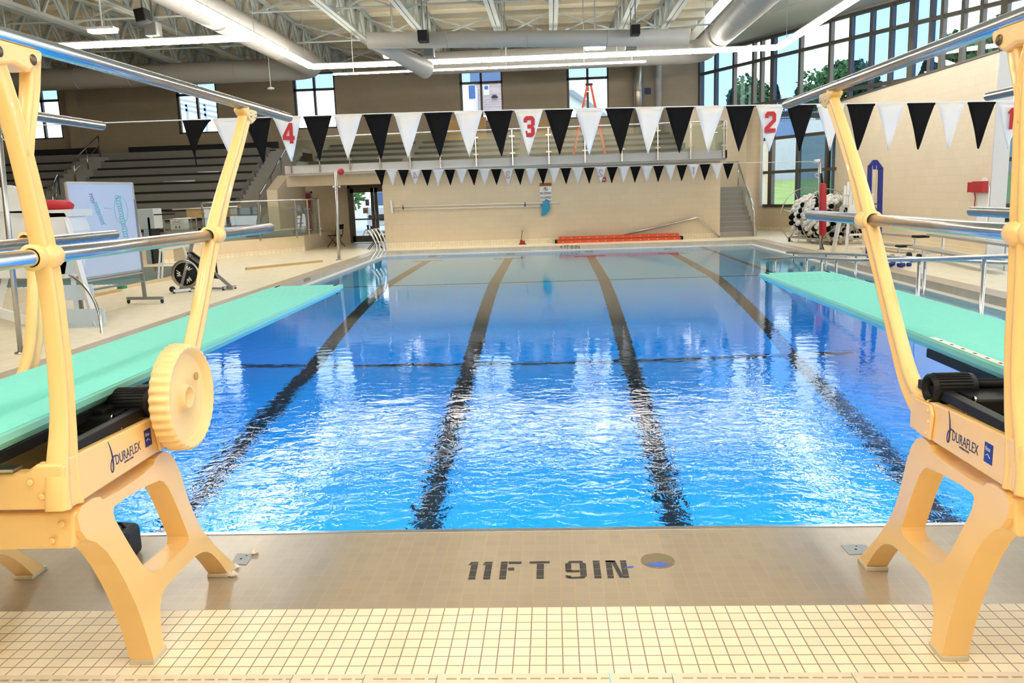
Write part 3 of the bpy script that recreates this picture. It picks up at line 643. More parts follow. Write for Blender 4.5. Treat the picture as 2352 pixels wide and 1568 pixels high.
def springboard(side, label):
    L = side == 'L'
    fi = -1.6 if L else 1.41                    # face turned to the middle of the pool
    s = -1 if L else 1                          # outward direction
    fo = -2.66 if L else 2.47
    bx0, bx1 = (-2.33, -1.75) if L else (1.72, 2.30)
    t = thing('springboard', label, 'diving board', ((fi + fo) / 2, 3.0, 0))
    # board
    bz, th, y0, y1 = (1.067, .055, .55, 6.72) if L else (1.039, .055, .75, 6.92)
    mb = MB(); c = [(bx0, 0), (bx0 + .006, .006), (bx1 - .006, .006), (bx1, 0), (bx1, -.022), (bx1 - .035, -th), (bx0 + .035, -th), (bx0, -.022)]
    for (a, b) in ((y0, y1),):
        A = [mb.bm.verts.new((x, a, bz + z)) for x, z in c]; B = [mb.bm.verts.new((x, b, bz + z)) for x, z in c]
        mb.bm.faces.new(A[::-1]); mb.bm.faces.new(B)
        for i in range(8): mb.bm.faces.new((A[i], A[(i + 1) % 8], B[(i + 1) % 8], B[i]))
    board = mb.build('board', m_boards, t)
    mb = MB(); mb.box((bx0 + .008, y0 + .01, bz + .006), (bx1 - .008, y1 - .02, bz + .0085)); mb.build('grit_surface', m_board, board)
    for x in (bx0 + .045, bx1 - .045):
        mb = MB(); mb.tube([(x, y1 - .12, bz + .005), (x, y1 - .01, bz + .005), (x, y1 + .02, bz - .01), (x, y1 + .005, bz - .05), (x, y1 - .05, bz - .062)], .009, 8); mb.build('tip_guard', m_black, board)
    mb = MB()
    for i in range(9):
        for j in range(3):
            x = bx0 + .07 + i * (bx1 - bx0 - .14) / 8; y = y1 - .35 - .2 * j; mb.box((x - .004, y, bz + .0084), (x + .004, y + .14, bz + .0088))
    mb.build('tip_slots', mat('slot_teal', (.13, .56, .50), .6), board, fixn=False)
    if not L:
        mb = MB(); mb.box((bx0 + .008, 2.55, bz + .0085), (bx0 + .042, 3.82, bz + .0095)); st = mb.build('scale_strip', m_white, board)
        for i in range(12):
            y = 2.62 + .1 * i; mb = MB(); mb.box((bx0 + .018, y, bz + .0094), (bx0 + .03, y + .022, bz + .0098)); mb.build('scale_mark', m_dark, st)
    # side leg castings
    for k, (x0, x1) in enumerate(((fi, fi + s * .095), (fo, fo - s * .095))):
        P = smooth_poly(LEG); Hh = smooth_poly(LHOLE)
        mb = MB(); mb.prism([(x0, y, z) for y, z in P], (x1 - x0, 0, 0), hole=[(x0, y, z) for y, z in Hh])
        lg = mb.build('leg_frame', m_stand, t, bevel=.008, seg=3)
        for ya, yb in ((2.86, 2.965), (3.60, 3.71)):
            mb = MB(); mb.box((min(x0, x1) - .003, ya - .003, 0), (max(x0, x1) + .003, yb + .003, .02)); mb.build('foot_pad', m_pad, lg, bevel=.004)
    # cross beams facing the camera
    xa, xb = min(fi, fo), max(fi, fo)
    mb = MB(); mb.prism([(xa + .03, 2.50, .645), (xb - .03, 2.50, .645), (xb - .005, 2.50, .775), (xa + .005, 2.50, .775)], (0, .09, 0)); b1 = mb.build('lower_beam', m_stand, t, bevel=.012, seg=3)
    mb = MB()
    for x, z in ((fi + s * .05, .74), (fi + s * .09, .68), (fo - s * .06, .74), (fo - s * .1, .68)): mb.lathe([(.012, -.006), (.010, -.010), (.006, -.012)], (x, 2.497, z), 'Y', 12)
    mb.build('bolt_heads', m_stand, b1)
    # upper tray: side panels, rear beam, floor
    for k, (x0, x1) in enumerate(((fi, fi + s * .03), (fo, fo - s * .03))):
        mb = MB(); mb.prism([(x0, 2.50, .80), (x0, 3.24, .795), (x0, 3.24, .935), (x0, 2.50, .965)], (x1 - x0, 0, 0)); pn = mb.build('side_panel', m_stand, t, bevel=.006)
        if k == 0:
            f = fi - s * .0008; nx = Vector((0, -1, 0)) if not L else Vector((0, 1, 0))
            yc = 2.86 if L else 2.80; zc = .872
            M = frame3((f, yc, zc - .008), nx, (0, 0, 1)); text_mesh('DURAFLEX', .052, M, m_navy, 'lettering', pn, shear=0, sx=.72, depth=.0003)
            M = frame3((f, yc - .0, zc - .033), nx, (0, 0, 1)); text_mesh('INTERNATIONAL', .011, M, m_navy, 'small_lettering', pn, sx=.8, depth=.0003)
            q = -nx; o_ = Vector((f, yc, zc)) + q * .105
            mb = MB(); pts = [o_ + q * .02 + Vector((0, 0, .075)), o_ + q * .008 + Vector((0, 0, .045)), o_ + q * .002 + Vector((0, 0, .01)), o_ + q * .004 + Vector((0, 0, -.03)), o_ + q * .014 + Vector((0, 0, -.045)), o_ + q * .022 + Vector((0, 0, -.03)), o_ + q * .018 + Vector((0, 0, -.005)), o_ - q * .0 + Vector((0, 0, .012)), o_ - q * .025 + Vector((0, 0, .012))]
            mb.tube(chaikin3(pts), lerpl([.0006, .002, .003, .003, .0022, .0018, .0022, .003, .001], len(chaikin3(pts))), 6); mb.build('logo_swirl', m_navy, pn)
            yy = yc + (.155 if L else -.155); zz = zc + .005 
            mb = MB(); mb.box((f, yy - .026, zz - .034), (f + s * .0005, yy + .026, zz + .034)); st = mb.build('blue_badge', mat('badge_blue', (.01, .03, .30), .4), pn)
            M = frame3((f - s * .0006, yy - .004 * (1 if L else -1), zz + .014), nx, (0, 0, 1)); text_mesh('fina', .022, M, m_white, 'badge_mark', pn, depth=.0002)
            mb = MB(); mb.tube([Vector((f - s * .0008, yy, zz - .01)) - nx * .016, Vector((f - s * .0008, yy, zz - .003)) - nx * .004, Vector((f - s * .0008, yy, zz - .014)) + nx * .012], .0013, 6); mb.build('badge_wave', m_white, pn)
    mb = MB(); P = [(xa, 2.46, .80), (xb, 2.46, .80), (xb, 2.46, .955), (xb - .09, 2.46, .955), (xb - .13, 2.46, .93), (xa + .13, 2.46, .93), (xa + .09, 2.46, .955), (xa, 2.46, .955)]
    mb.prism(P, (0, .05, 0)); rb = mb.build('rear_beam', m_stand, t, bevel=.012, seg=3)
    mb = MB()
    for x, z in ((fi + s * .11, .90), (fi + s * .075, .85), (fo - s * .11, .90), (fo - s * .075, .85)): mb.lathe([(.012, -.006), (.010, -.010), (.006, -.012)], (x, 2.457, z), 'Y', 12)
    mb.build('bolt_heads', m_stand, rb)
    mb = MB(); mb.box((xa + .03, 2.5, .80), (xb - .03, 3.2, .812)); mb.box((xa + .03, 3.2, .80), (xb - .03, 3.23, .93)); mb.build('tray', m_stand, t)
    mb = MB(); mb.box((xa + .16, 2.45, .935), (xb - .16, 2.5, .945)); mb.build('edge_strip', m_steelb, t)
    # fulcrum: tracks, block, roller
    for x in (fi + s * .045, fo - s * .045):
        mb = MB(); mb.box((x - .022, 2.52, .955), (x + .022, 3.24, .99)); mb.build('track', m_black, t, bevel=.004)
    for x in (bx0 + .05, bx1 - .05):
        mb = MB(); mb.box((x - .022, 1.2, bz - th - .042), (x + .022, 3.88, bz - th)); mb.build('board_rail', m_black, t, bevel=.004)
    mb = MB(); mb.box((xa + .09, 2.92, .93), (xb - .09, 3.10, .985)); mb.box((xa + .13, 2.96, .9), (xb - .13, 3.06, bz - th - .005)); fb = mb.build('fulcrum_block', m_black, t, bevel=.008)
    mb = MB(); mb.lathe([(.052, 0), (.057, .004), (.057, .16), (.052, .165)], (fi + (0 if not L else -.165), 3.1, 1.0 if L else .985), 'X', 28)
    if not L: 
        bmesh.ops.delete(mb.bm, geom=[f for f in mb.bm.faces if len(f.verts) > 4 and f.calc_center_median().x < fi + .01], context='FACES')
        mb.lathe([(.052, 0), (.046, .002), (.044, .08)], (fi, 3.1, .985), 'X', 28, caps=False)
    mb.build('roller', m_black, fb)
    mb = MB()
    for k in range(28):
        a = 2 * PI * k / 28; r = .058; c_ = (fi + (.02 if not L else -.145), 3.1 + r * math.cos(a), (1.0 if L else .985) + r * math.sin(a)); mb.bar(c_, (c_[0] + .125, c_[1], c_[2]), .004, .004)
    rr = mb.build('roller_ribs', m_black, fb)
    for (y, z) in ((2.93, .985), (2.99, .92), (2.88, .93)):
        mb = MB(); mb.lathe([(.011, 0), (.010, .008), (.004, .011)], (fi + s * .085, y, z), 'X', 12) if not L else mb.lathe([(.004, .0), (.010, .003), (.011, .011)], (fi - .09, y, z), 'X', 12); mb.build('bolt', m_chrome, fb)
    mb = MB(); mb.tube([(fi + s * .1, 3.1, 1.0), (fo, 3.1, 1.0)], .02, 10); mb.build('axle', m_black, fb)
    # hand wheel: right-hand side of each stand (only the left stand shows it)
    wx = fi if L else fo
    mb = MB(); n = 36; c = Vector((wx + .03, 3.07 if L else 3.1, 1.02)); R0 = .213
    if L: c = Vector((-1.56, 3.17, 1.0)); R0 = .215
    def ring(x, rf): return [mb.bm.verts.new(c + Vector((x, rf(2 * PI * k / (n * 6)) * math.cos(2 * PI * k / (n * 6)), rf(2 * PI * k / (n * 6)) * math.sin(2 * PI * k / (n * 6))))) for k in range(n * 6)]
    sc = lambda R: (lambda a: R * (1 + .018 * math.cos(n * a)))
    rings = [ring(0, lambda a: .03), ring(0, sc(R0 * .93)), ring(.012, sc(R0)), ring(.07, sc(R0 * .985)), ring(.085, sc(R0 * .95)), ring(.085, lambda a: R0 * .91), ring(.055, lambda a: R0 * .86), ring(.05, lambda a: R0 * .80), ring(.05, lambda a: .052), ring(.072, lambda a: .048), ring(.072, lambda a: .036), ring(.03, lambda a: .032), ring(.03, lambda a: .004)]
    for A, B in zip(rings, rings[1:]):
        for k in range(n * 6):
            f = mb.bm.faces.new((A[k], A[(k + 1) % (n * 6)], B[(k + 1) % (n * 6)], B[k])); f.smooth = True
    wh = mb.build('hand_wheel', m_stand2, t)
    mb = MB(); mb.lathe([(.016, 0), (.016, .006), (.008, .007)], c + Vector((.05, .12, .06)), 'X', 14); mb.build('wheel_plug', mat('plug_tan', (.50, .34, .14), .5), wh)
    mb = MB(); mb.lathe([(.055, 0), (.055, .14)], c + Vector((-.14, 0, 0)), 'X', 24); mb.build('wheel_hub', m_black, wh)
    # hand rails with posts
    zt_, zm = (2.275, 1.62) if L else (2.235, 1.595)
    def post(path, wx_, wy_, name='rail_post'):
        P = chaikin3(path, 2); mb = MB(); sweep_rect(mb, P, lerpl(wx_, len(P)), lerpl(wy_, len(P))); return mb.build(name, m_stand, t)
    def boss(c, x, parent, far=True):
        """cast sleeve round the mid rail with its through bolt"""
        mb = MB(); y, z = c
        mb.lathe([(.030, -.075), (.043, -.072), (.041, -.055), (.036, -.02), (.037, .02), (.036, .045), (.030, .05)], (x, y, z), 'Y', 20, caps=False)
        mb.sphere((x - s * .02, y, z), .040, 14, 10, (.9, 1.25, 1)); b = mb.build('rail_sleeve', m_stand, parent)
        mb = MB(); mb.lathe([(.014, 0), (.014, .008), (.008, .013), (.001, .013)], (x - s * .04 if s > 0 else x + .04, y + .005, z - .002), 'X', 12)
        mb.build('sleeve_bolt', m_steel, parent)
    xr = fi + s * .035
    npth = [(xr, 2.50, .80), (xr, 2.505, .90), (xr, 2.565, 1.12), (xr, 2.585, 1.46), (xr, 2.575, 1.63), (xr, 2.535, 1.88), (xr, 2.50, 2.05), (xr, 2.44, zt_ - .05)] if L else [(xr, 2.50, .80), (xr, 2.505, .90), (xr, 2.58, 1.12), (xr, 2.60, 1.46), (xr, 2.61, 1.63), (xr, 2.63, 1.88), (xr, 2.645, 2.05), (xr, 2.60, zt_ - .05)]
    p = post(npth, [.085, .08, .062, .056, .056, .054, .052, .05], [.12, .11, .066, .066, .075, .062, .06, .07])
    yb = npth[5][1]
    mb = MB(); P = chaikin3([(xr, yb + .0, 1.93), (xr, yb + .03, 2.03), (xr, yb + .07, 2.12), (xr, yb + .10, zt_ - .03)], 1); sweep_rect(mb, P, [.045] * len(P), lerpl([.04, .05, .06], len(P))); mb.build('fork', m_stand, p)
    ya = npth[-1][1]
    mb = MB(); mb.prism([(xr - .036, ya - .08, zt_ - .05), (xr - .036, ya + .0, zt_ - .085), (xr - .036, ya + .06, zt_ - .075), (xr - .036, ya + .13, zt_ - .09), (xr - .036, ya + .20, zt_ - .05), (xr - .036, ya + .21, zt_ - .012), (xr - .036, ya - .09, zt_ - .012)], (.072, 0, 0)); cl = mb.build('rail_clamp', m_stand, p, bevel=.012, seg=3)
    for dy in (-.01, .15):
        mb = MB(); mb.lathe([(.017, 0), (.017, .005), (.009, .010), (.001, .010)], (xr - s * .036 if s > 0 else xr + .033, ya + dy, zt_ - .048), 'X', 14) if L else mb.lathe([(.001, 0), (.009, 0), (.017, .005), (.017, .01)], (xr - .045, ya + dy, zt_ - .048), 'X', 14)
        mb.build('clamp_bolt', mat('bolt_bronze', (.16, .12, .08), .4, .8), cl)
    boss((npth[4][1], zm), xr, p)
    fp = [(xr, 3.12, .87), (xr, 3.24, .885), (xr, 3.38, .95), (xr, 3.52, 1.09), (xr, 3.70, 1.32), (xr, 3.82, 1.5), (xr, 3.92, 1.63), (xr, 4.12, 1.86), (xr, 4.36, 2.09), (xr, 4.50, zt_ - .02)] if L else [(xr, 3.08, .87), (xr, 3.22, .885), (xr, 3.34, .95), (xr, 3.46, 1.09), (xr, 3.64, 1.32), (xr, 3.78, 1.5), (xr, 3.87, 1.61), (xr, 4.06, 1.84), (xr, 4.28, 2.06), (xr, 4.44, zt_ - .02)]
    p2 = post(fp, [.06, .06, .06, .056, .054, .054, .056, .05, .048, .05], [.12, .12, .10, .085, .08, .085, .10, .075, .07, .085])
    mb = MB(); y_ = fp[0][1]; mb.prism([(fi - s * .012, y_ - .04, .80), (fi - s * .012, y_ + .07, .80), (fi - s * .012, y_ + .10, .86), (fi - s * .012, y_ + .10, .93), (fi - s * .012, y_ - .03, .935), (fi - s * .012, y_ - .055, .90)], (s * .012, 0, 0)); fl = mb.build('base_flange', m_stand, p2, bevel=.005)
    mb = MB()
    for y, z in ((y_ - .02, .91), (y_ - .03, .87), (y_ - .01, .82)): mb.sphere((fi - s * .012, y, z), .007, 8, 6)
    mb.build('flange_bolts', m_stand, p2)
    boss((fp[6][1], zm), xr, p2)
    ye = fp[-1][1]
    mb = MB(); mb.prism([(xr - .032, ye - .10, zt_ - .03), (xr - .032, ye + .0, zt_ - .09), (xr - .032, ye + .07, zt_ - .06), (xr - .032, ye + .09, zt_ - .012), (xr - .032, ye - .10, zt_ - .012)], (.064, 0, 0)); c2 = mb.build('rail_clamp', m_stand, p2, bevel=.01, seg=3)
    for dy in (-.02, .05):
        mb = MB(); mb.lathe([(.013, 0), (.013, .005), (.007, .008), (.001, .008)], ((xr + .030) if L else (xr - .038), ye + dy, zt_ - .045), 'X', 12); mb.build('clamp_bolt', m_steel, c2)
    mb = MB(); mb.tube([(xr, .7, zt_ + .01), (xr, 5.24, zt_ + .01)], .027, 20); mb.build('top_rail', m_steel, t)
    mb = MB(); mb.tube([(xr, .7, zm), (xr, 4.72, zm)], .027, 20); mb.build('middle_rail', m_steel, t)
    # the other side
    xt, xm = (-2.875, -2.56) if L else (2.64, 2.33)
    if L: op = [(-2.62, 3.2, .86), (-2.58, 3.60, .87), (-2.52, 3.74, 1.0), (-2.52, 3.87, 1.40), (-2.60, 4.02, 1.62), (-2.68, 4.20, 1.86), (-2.78, 4.32, 2.05), (-2.86, 4.40, zt_ - .02)]
    else: op = [(2.40, 3.12, .87), (2.40, 3.34, .95), (2.40, 3.5, 1.09), (2.38, 3.78, 1.45), (2.36, 3.9, 1.60), (2.44, 4.1, 1.84), (2.55, 4.3, 2.06), (2.63, 4.44, zt_ - .02)]
    p3 = post(op, [.06, .058, .056, .054, .056, .05, .05, .05], [.11, .10, .085, .08, .09, .07, .07, .085])
    boss((op[4][1], zm), op[4][0], p3)
    npo = [(op[0][0], 2.55, .80), (op[0][0], 2.57, 1.2), (xm, 2.58, zm), ((xm + xt) / 2, 2.54, 1.9), (xt, 2.48, zt_ - .02)]
    p4 = post(npo, [.06, .056, .056, .052, .05], [.1, .065, .075, .062, .07]); boss((2.58, zm), xm, p4)
    mb = MB(); mb.tube([(xt, .7, zt_ + .01), (xt, 5.3 if L else 5.24, zt_ + .01)], .027, 20); mb.build('top_rail', m_steel, t)
    mb = MB(); mb.tube([(xm, .7, zm - .01), (xm, 4.72, zm - .01)], .027, 20); mb.build('middle_rail', m_steel, t)
    return t
springboard('L', 'cream framed diving stand with turquoise board and scalloped hand wheel, at left')
springboard('R', 'cream framed diving stand with turquoise board and open black roller, at right')
# ------------------------------------------------------------ lamps
m_tube = emis('lamp_diffuser_glow', (1.0, .94, .83), LAMP_S); m_lampb = mat('lamp_housing', (.55, .53, .50), .5)
def lamp_row(a, b, n, w, h, label, group, name='linear_lamp'):
    a = Vector(a); b = Vector(b); d = (b - a) / n; u = d.normalized()
    for i in range(n):
        p = a + d * i + u * .012; q = a + d * (i + 1) - u * .012
        t = thing(name, label, 'lamp', tuple((p + q) / 2), group)
        mb = MB(); mb.bar(p, q, w, h); mb.build('diffuser', m_tube, t, bevel=.02)
        mb = MB(); mb.bar(p + Vector((0, 0, h * .62)), q + Vector((0, 0, h * .62)), w * .9, .03); mb.build('housing', m_lampb, t)
LZ = 6.0
lamp_row((-7.6, 27.2, LZ), (7.4, 28.0, LZ + .1), 11, .17, .13, 'glowing lamp section in the row across the far end', 'lamp row across the far end')
lamp_row((-7.6, 27.1, LZ), (-7.6, 1.5, LZ), 19, .17, .13, 'glowing lamp section in the left row running toward the camera', 'left lamp row')
lamp_row((7.4, 27.9, LZ + .1), (7.4, 1.5, LZ + .1), 19, .17, .13, 'glowing lamp section in the right row running toward the camera', 'right lamp row')
lamp_row((-7.75, 22.1, LZ), (-13.0, 22.1, LZ), 4, .17, .13, 'glowing lamp section in the short row branching over the stand', 'short branch lamp row')
lamp_row((-7.3, 28.6, 5.95), (3.3, 28.9, 5.98), 4, .07, .05, 'thin glowing strip lamp just below the far lamp row', 'thin strip lamps')
lamp_row((-5.5, 1.2, LZ), (5.5, 1.2, LZ), 8, .17, .13, 'glowing lamp section in the added, unseen row over the near deck', 'added near deck lamp row')  # row added out of view to light the foreground
lamp_row((-6.5, -.8, LZ), (6.5, -.8, LZ), 9, .17, .13, 'glowing lamp section in the added, unseen row over the near wall', 'added near wall lamp row')  # second row added behind the camera to brighten the near deck
# ------------------------------------------------------------ pool lines, numbers on the deck
m_flagk = mat('black_pennant', (.004, .0035, .004), .8, var=.2, vscale=6, spec=.15); m_flagw = mat('white_pennant', (.70, .69, .68), .6, var=.05, vscale=6)
m_red = mat('pennant_red', (.42, .012, .02), .55); m_redf = mat('faded_pink_number', (.50, .36, .42), .6)
def pennant_line(Y, xs0, step, n, ytop, hgt, label, mirrored, ends):
    t = thing('pennant_line', label, 'pennant line', tuple(ends[0]))
    tops = [at(xs0 + step * k, ytop(xs0 + step * k), Y=Y) for k in range(n + 1)]
    mb = MB(); mb.tube([ends[0]] + [p + Vector((0, 0, .006)) for p in tops] + [ends[1]], .006 if Y < 12 else .008, 6); mb.build('rope', m_white, t)
    for k in range(n):
        a, b = tops[k], tops[k + 1]; g = (b - a) * .035; a = a + g; b = b - g; w = (b - a).length
        mid = (a + b) / 2; rnd = random.Random(k * 7 + int(Y)); tw = rnd.uniform(-.015, .015); ph = rnd.uniform(0, 6)
        mb = MB(); R_ = 7; rows = []
        for r in range(R_ + 1):
            v = r / R_; row = []
            for c in range(5):
                u = c / 4 - .5; hw = 1 - v * .985
                p = mid + (b - a) * (u * hw) + Vector((tw * v * 1.5, 0, -hgt * v))
                p.y += .012 * math.sin(ph + 5 * v + 4 * u) * (.3 + v) + (.03 * v * math.sin(ph) if Y < 12 else 0)
                if k == 0 and Y < 12: p.x += -.06 * v * (1 - v) * (u + .5) * 4; p.x -= .03 * v
                row.append(mb.bm.verts.new(p))
            rows.append(row)
        for A, B in zip(rows, rows[1:]):
            for c in range(4): f = mb.bm.faces.new((A[c], A[c + 1], B[c + 1], B[c])); f.smooth = True
        black = k % 2 == 0
        o = mb.build('pennant', m_flagk if black else m_flagw, t); o['label'] = 'black pennant' if black else 'white pennant'
        md = o.modifiers.new('solid', 'SOLIDIFY'); md.thickness = .002
        mb = MB(); mb.bar(a + Vector((0, -.001, -.009)), b + Vector((0, -.001, -.009)), .006, .02); mb.build('hem', m_flagk if black else m_flagw, o)
        if k % 8 == 3:
            ch = '4321'[k // 8]; M = frame3(mid + Vector((tw * .4, -.006 if not mirrored else -.006, -hgt * .37)), (b - a) * (-1 if mirrored else 1), (0, 0, 1))
            M = frame3(mid + Vector((0, -.016, -hgt * .36)), (b - a), (0, 0, 1))
            if mirrored: M = M @ Matrix.Diagonal((-1, 1, 1, 1))
            digit(ch, M, w * .40, hgt * .46, m_redf if mirrored else m_red, 'lane_number', o)
    return t
def itp(pts):
    def f(x):
        for (a, b), (c, d) in zip(pts, pts[1:]):
            if x <= c or (c, d) == pts[-1]: return b + (d - b) * (x - a) / (c - a)
    return f
yn = itp([(417, 277), (687, 268.5), (825, 263.6), (1170, 254), (1453, 248.6), (1728, 243), (1974, 239), (2215, 235), (2360, 233)])
pennant_line(8.7, 417, 69.35, 28, yn, .455, 'black and white backstroke pennants with red lane numbers, strung near the camera', False, (at(-8, 291, Y=9.4), at(2700, 228, Y=8.4)))
yf = itp([(860, 390), (1000, 389.5), (1270, 386.5), (1500, 381), (1700, 374)])
pl = (at(786, 394, Y=24.4), at(1874, 371, Y=23.0))
pennant_line(22.4, 860, 26.65, 31, yf, .43, 'smaller looking row of black and white pennants over the far end, numbers reversed', True, pl)
# poles that carry the lines
def pole(name, base, top, r, label, cat='pole', rings=()):
    t = thing(name, label, cat, tuple(base)); mb = MB(); mb.tube([base, top], r, 14); mb.build('shaft', m_steelb, t)
    mb = MB(); mb.lathe([(r * 2.2, 0), (r * 2.2, .02), (r * 1.2, .03)], base, 'Z', 16); mb.build('base_collar', m_steel, t)
    return t
b = at(48, 812, Z=0); tp = at(-4, 285, Y=9.75)
t = pole('flag_pole', b, tp + Vector((0, 0, .12)), .032, 'grey steel pennant pole on the left deck, close behind the diving stand')
mb = MB(); c = at(14, 311, Y=9.7); mb.tube([c + Vector((.06 * math.cos(a * PI / 8), 0, .06 * math.sin(a * PI / 8))) for a in range(16)], .010, 8, closed=True); mb.build('eye_bolt', m_steel, t)
b = at(779, 597, Z=0); tp = at(770, 394, Y=b.y)
t = pole('flag_pole', b, tp, .045, 'grey steel pennant pole at the far left corner of the pool')
mb = MB(); mb.sphere(at(783, 394, Y=b.y - .05), .10, 10, 8, (1, .6, 1)); mb.build('rope_pulley', mat('pulley_red', (.42, .03, .05), .4), t)
mb = MB(); c = at(774, 429, Y=b.y - .05); 
for s in (-1, 1): mb.sphere(c + Vector((s * .09, -.05, 0)), .035, 8, 6)
mb.bar(c - Vector((.1, .05, 0)), c + Vector((.1, -.05, 0)), .02); mb.build('cleat', m_chrome, t)
b = at(1886, 574, Z=0); tp = at(1883, 366, Y=b.y)
t = pole('flag_pole', b, tp, .045, 'grey steel pennant pole on the right deck beside the red rescue tube')
mb = MB(); mb.tube([at(1870, 371, Y=b.y - .02), at(1883, 369, Y=b.y - .02)], .05, 10); mb.build('rope_end_sleeve', m_white, t)
mb = MB(); c = at(1876, 403, Y=b.y - .03); mb.tube([c + Vector((.05 * math.cos(a * PI / 6), 0, .05 * math.sin(a * PI / 6))) for a in range(12)], .01, 6, closed=True); mb.build('cleat', m_chrome, t)
t = thing('rescue_tube', 'red rescue tube hanging on the right pennant pole', 'rescue tube', tuple(at(1888, 560, Y=b.y - .1)))
mb = MB(); P = [at(1889, 420, Y=b.y - .16), at(1890, 425, Y=b.y - .16), at(1890, 537, Y=b.y - .16), at(1889, 543, Y=b.y - .16)]; mb.tube(P, [.03, .09, .09, .03], 12); mb.build('foam_body', mat('rescue_red', (.48, .02, .03), .45), t)
mb = MB(); mb.tube([at(1886, 398, Y=b.y - .1), at(1889, 422, Y=b.y - .16)], .03, 8); mb.build('upper_strap', m_black, t); mb = MB(); mb.tube([at(1889, 541, Y=b.y - .16), at(1887, 556, Y=b.y - .16), at(1892, 573, Y=b.y - .16), at(1888, 560, Y=b.y - .14)], .012, 6); mb.build('strap', m_black, t)

# depth lettering of dark tiles
m_let = mat('charcoal_letter_tile', (.045, .042, .038), .35)
def strokes(parts, label, name='depth_letter'):
    mb = MB()
    for q in parts:
        ys = [p[1] for p in q]; lo, hi = min(ys), max(ys)
        mb.bm.faces.new([mb.bm.verts.new((x, y, .0012)) for x, y in q])
    return mb
def floor_text(label):
    t = thing('depth_marking', label, 'depth marking', (-.06, 3.65, 0))
    yb_, yt_ = 3.553, 3.738; H = yt_ - yb_
    cuts = [(0, .13), (.155, .50), (.525, .86), (.885, 1)]
    def seg(mb, x0, x1, sh=0, lo=0, hi=1):
        for a, b in cuts:
            a2, b2 = max(a, lo), min(b, hi)
            if b2 - a2 > .02:
                mb.quad((x0 + sh * a2, yb_ + H * a2, .0012), (x1 + sh * a2, yb_ + H * a2, .0012), (x1 + sh * b2, yb_ + H * b2, .0012), (x0 + sh * b2, yb_ + H * b2, .0012))
    def letter(f):
        mb = MB(); f(mb); mb.build('letter', m_let, t, fixn=False)
    def one(x):
        def f(mb): seg(mb, x, x + .034, .0); mb.quad((x - .015, yb_ + H * .80, .0012), (x, yb_ + H * .82, .0012), (x, yt_, .0012), (x - .004, yt_, .0012))
        return f
    letter(one(-.419)); letter(one(-.346))
    def fF(mb): seg(mb, -.268, -.234); mb.quad((-.23, yt_ - H * .14, .0012), (-.163, yt_ - H * .14, .0012), (-.163, yt_, .0012), (-.23, yt_, .0012)); mb.quad((-.23, yb_ + H * .48, .0012), (-.198, yb_ + H * .48, .0012), (-.198, yb_ + H * .64, .0012), (-.23, yb_ + H * .64, .0012))
    letter(fF)
    def fT(mb): seg(mb, -.085, -.049, hi=.84); mb.quad((-.122, yt_ - H * .13, .0012), (-.02, yt_ - H * .13, .0012), (-.02, yt_, .0012), (-.122, yt_, .0012))
    letter(fT)
    def f9(mb):
        x = .058; seg(mb, x + .072, x + .104, lo=.1, hi=.9); seg(mb, x, x + .03, lo=.42, hi=.9)
        mb.quad((x + .012, yt_ - H * .13, .0012), (x + .092, yt_ - H * .13, .0012), (x + .088, yt_, .0012), (x + .02, yt_, .0012))
        mb.quad((x + .006, yb_ + H * .34, .0012), (x + .07, yb_ + H * .34, .0012), (x + .07, yb_ + H * .47, .0012), (x + .0, yb_ + H * .45, .0012))
        mb.quad((x + .0, yb_ + H * .06, .0012), (x + .10, yb_ + H * .13, .0012) if False else (x + .02, yb_, .0012), (x + .09, yb_, .0012), (x + .10, yb_ + H * .12, .0012)); mb.quad((x, yb_ + H * .08, .0012), (x + .02, yb_, .0012), (x + .03, yb_ + H * .13, .0012), (x, yb_ + H * .2, .0012))
    letter(f9)
    letter(lambda mb: seg(mb, .198, .232))
    def fN(mb): seg(mb, .262, .292); seg(mb, .336, .366); mb.quad((.29, yt_ - H * .06, .0012), (.31, yt_, .0012), (.34, yb_ + H * .06, .0012), (.32, yb_, .0012)); mb.quad((.264, yt_, .0012), (.31, yt_, .0012), (.31, yt_ - H * .1, .0012), (.264, yt_ - H * .1, .0012)) 
    letter(fN)
    t.location.x -= .03
    return t
ft = floor_text('dark tile depth marking reading 11FT 9IN on the near pool deck')
ft.scale = (.955, 1, 1)
def wall_text(s, px0, px1, py, Y, label, size, m=m_let, X=None):
    a = at(px0, py, Y=Y) if X is None else at(px0, py, X=X); b = at(px1, py, Y=Y) if X is None else at(px1, py, X=X)
    M = frame3((a + b) / 2, (b - a), (0, 0, 1)); o = text_mesh(s, size, M, m, 'depth_marking', sx=1)
    w = max(v.co.x for v in o.data.vertices) - min(v.co.x for v in o.data.vertices); return tag(o, label, 'depth marking')
wall_text('4 FT 0 IN', 1291, 1327, 567.5, PY1 + .13, 'black depth marking 4 FT 0 IN on the far pool curb', .17)
M = frame3((PX0 - .147, 18.9, -.065), (0, 1, 0), (0, 0, 1)); tag(text_mesh('5 FT 0 IN', .13, M, m_let, 'depth_marking', sx=1), 'small grey depth marking on the left pool curb beyond the board tip', 'depth marking')
M = frame3((PX0 - .3, 13.4, .002), (.1, 1, 0), (-1, 0, 0)); tag(text_mesh('9 FT 6 IN', .2, M, m_let, 'depth_marking'), 'black depth lettering on the left curb partly hidden behind the left board', 'depth marking')

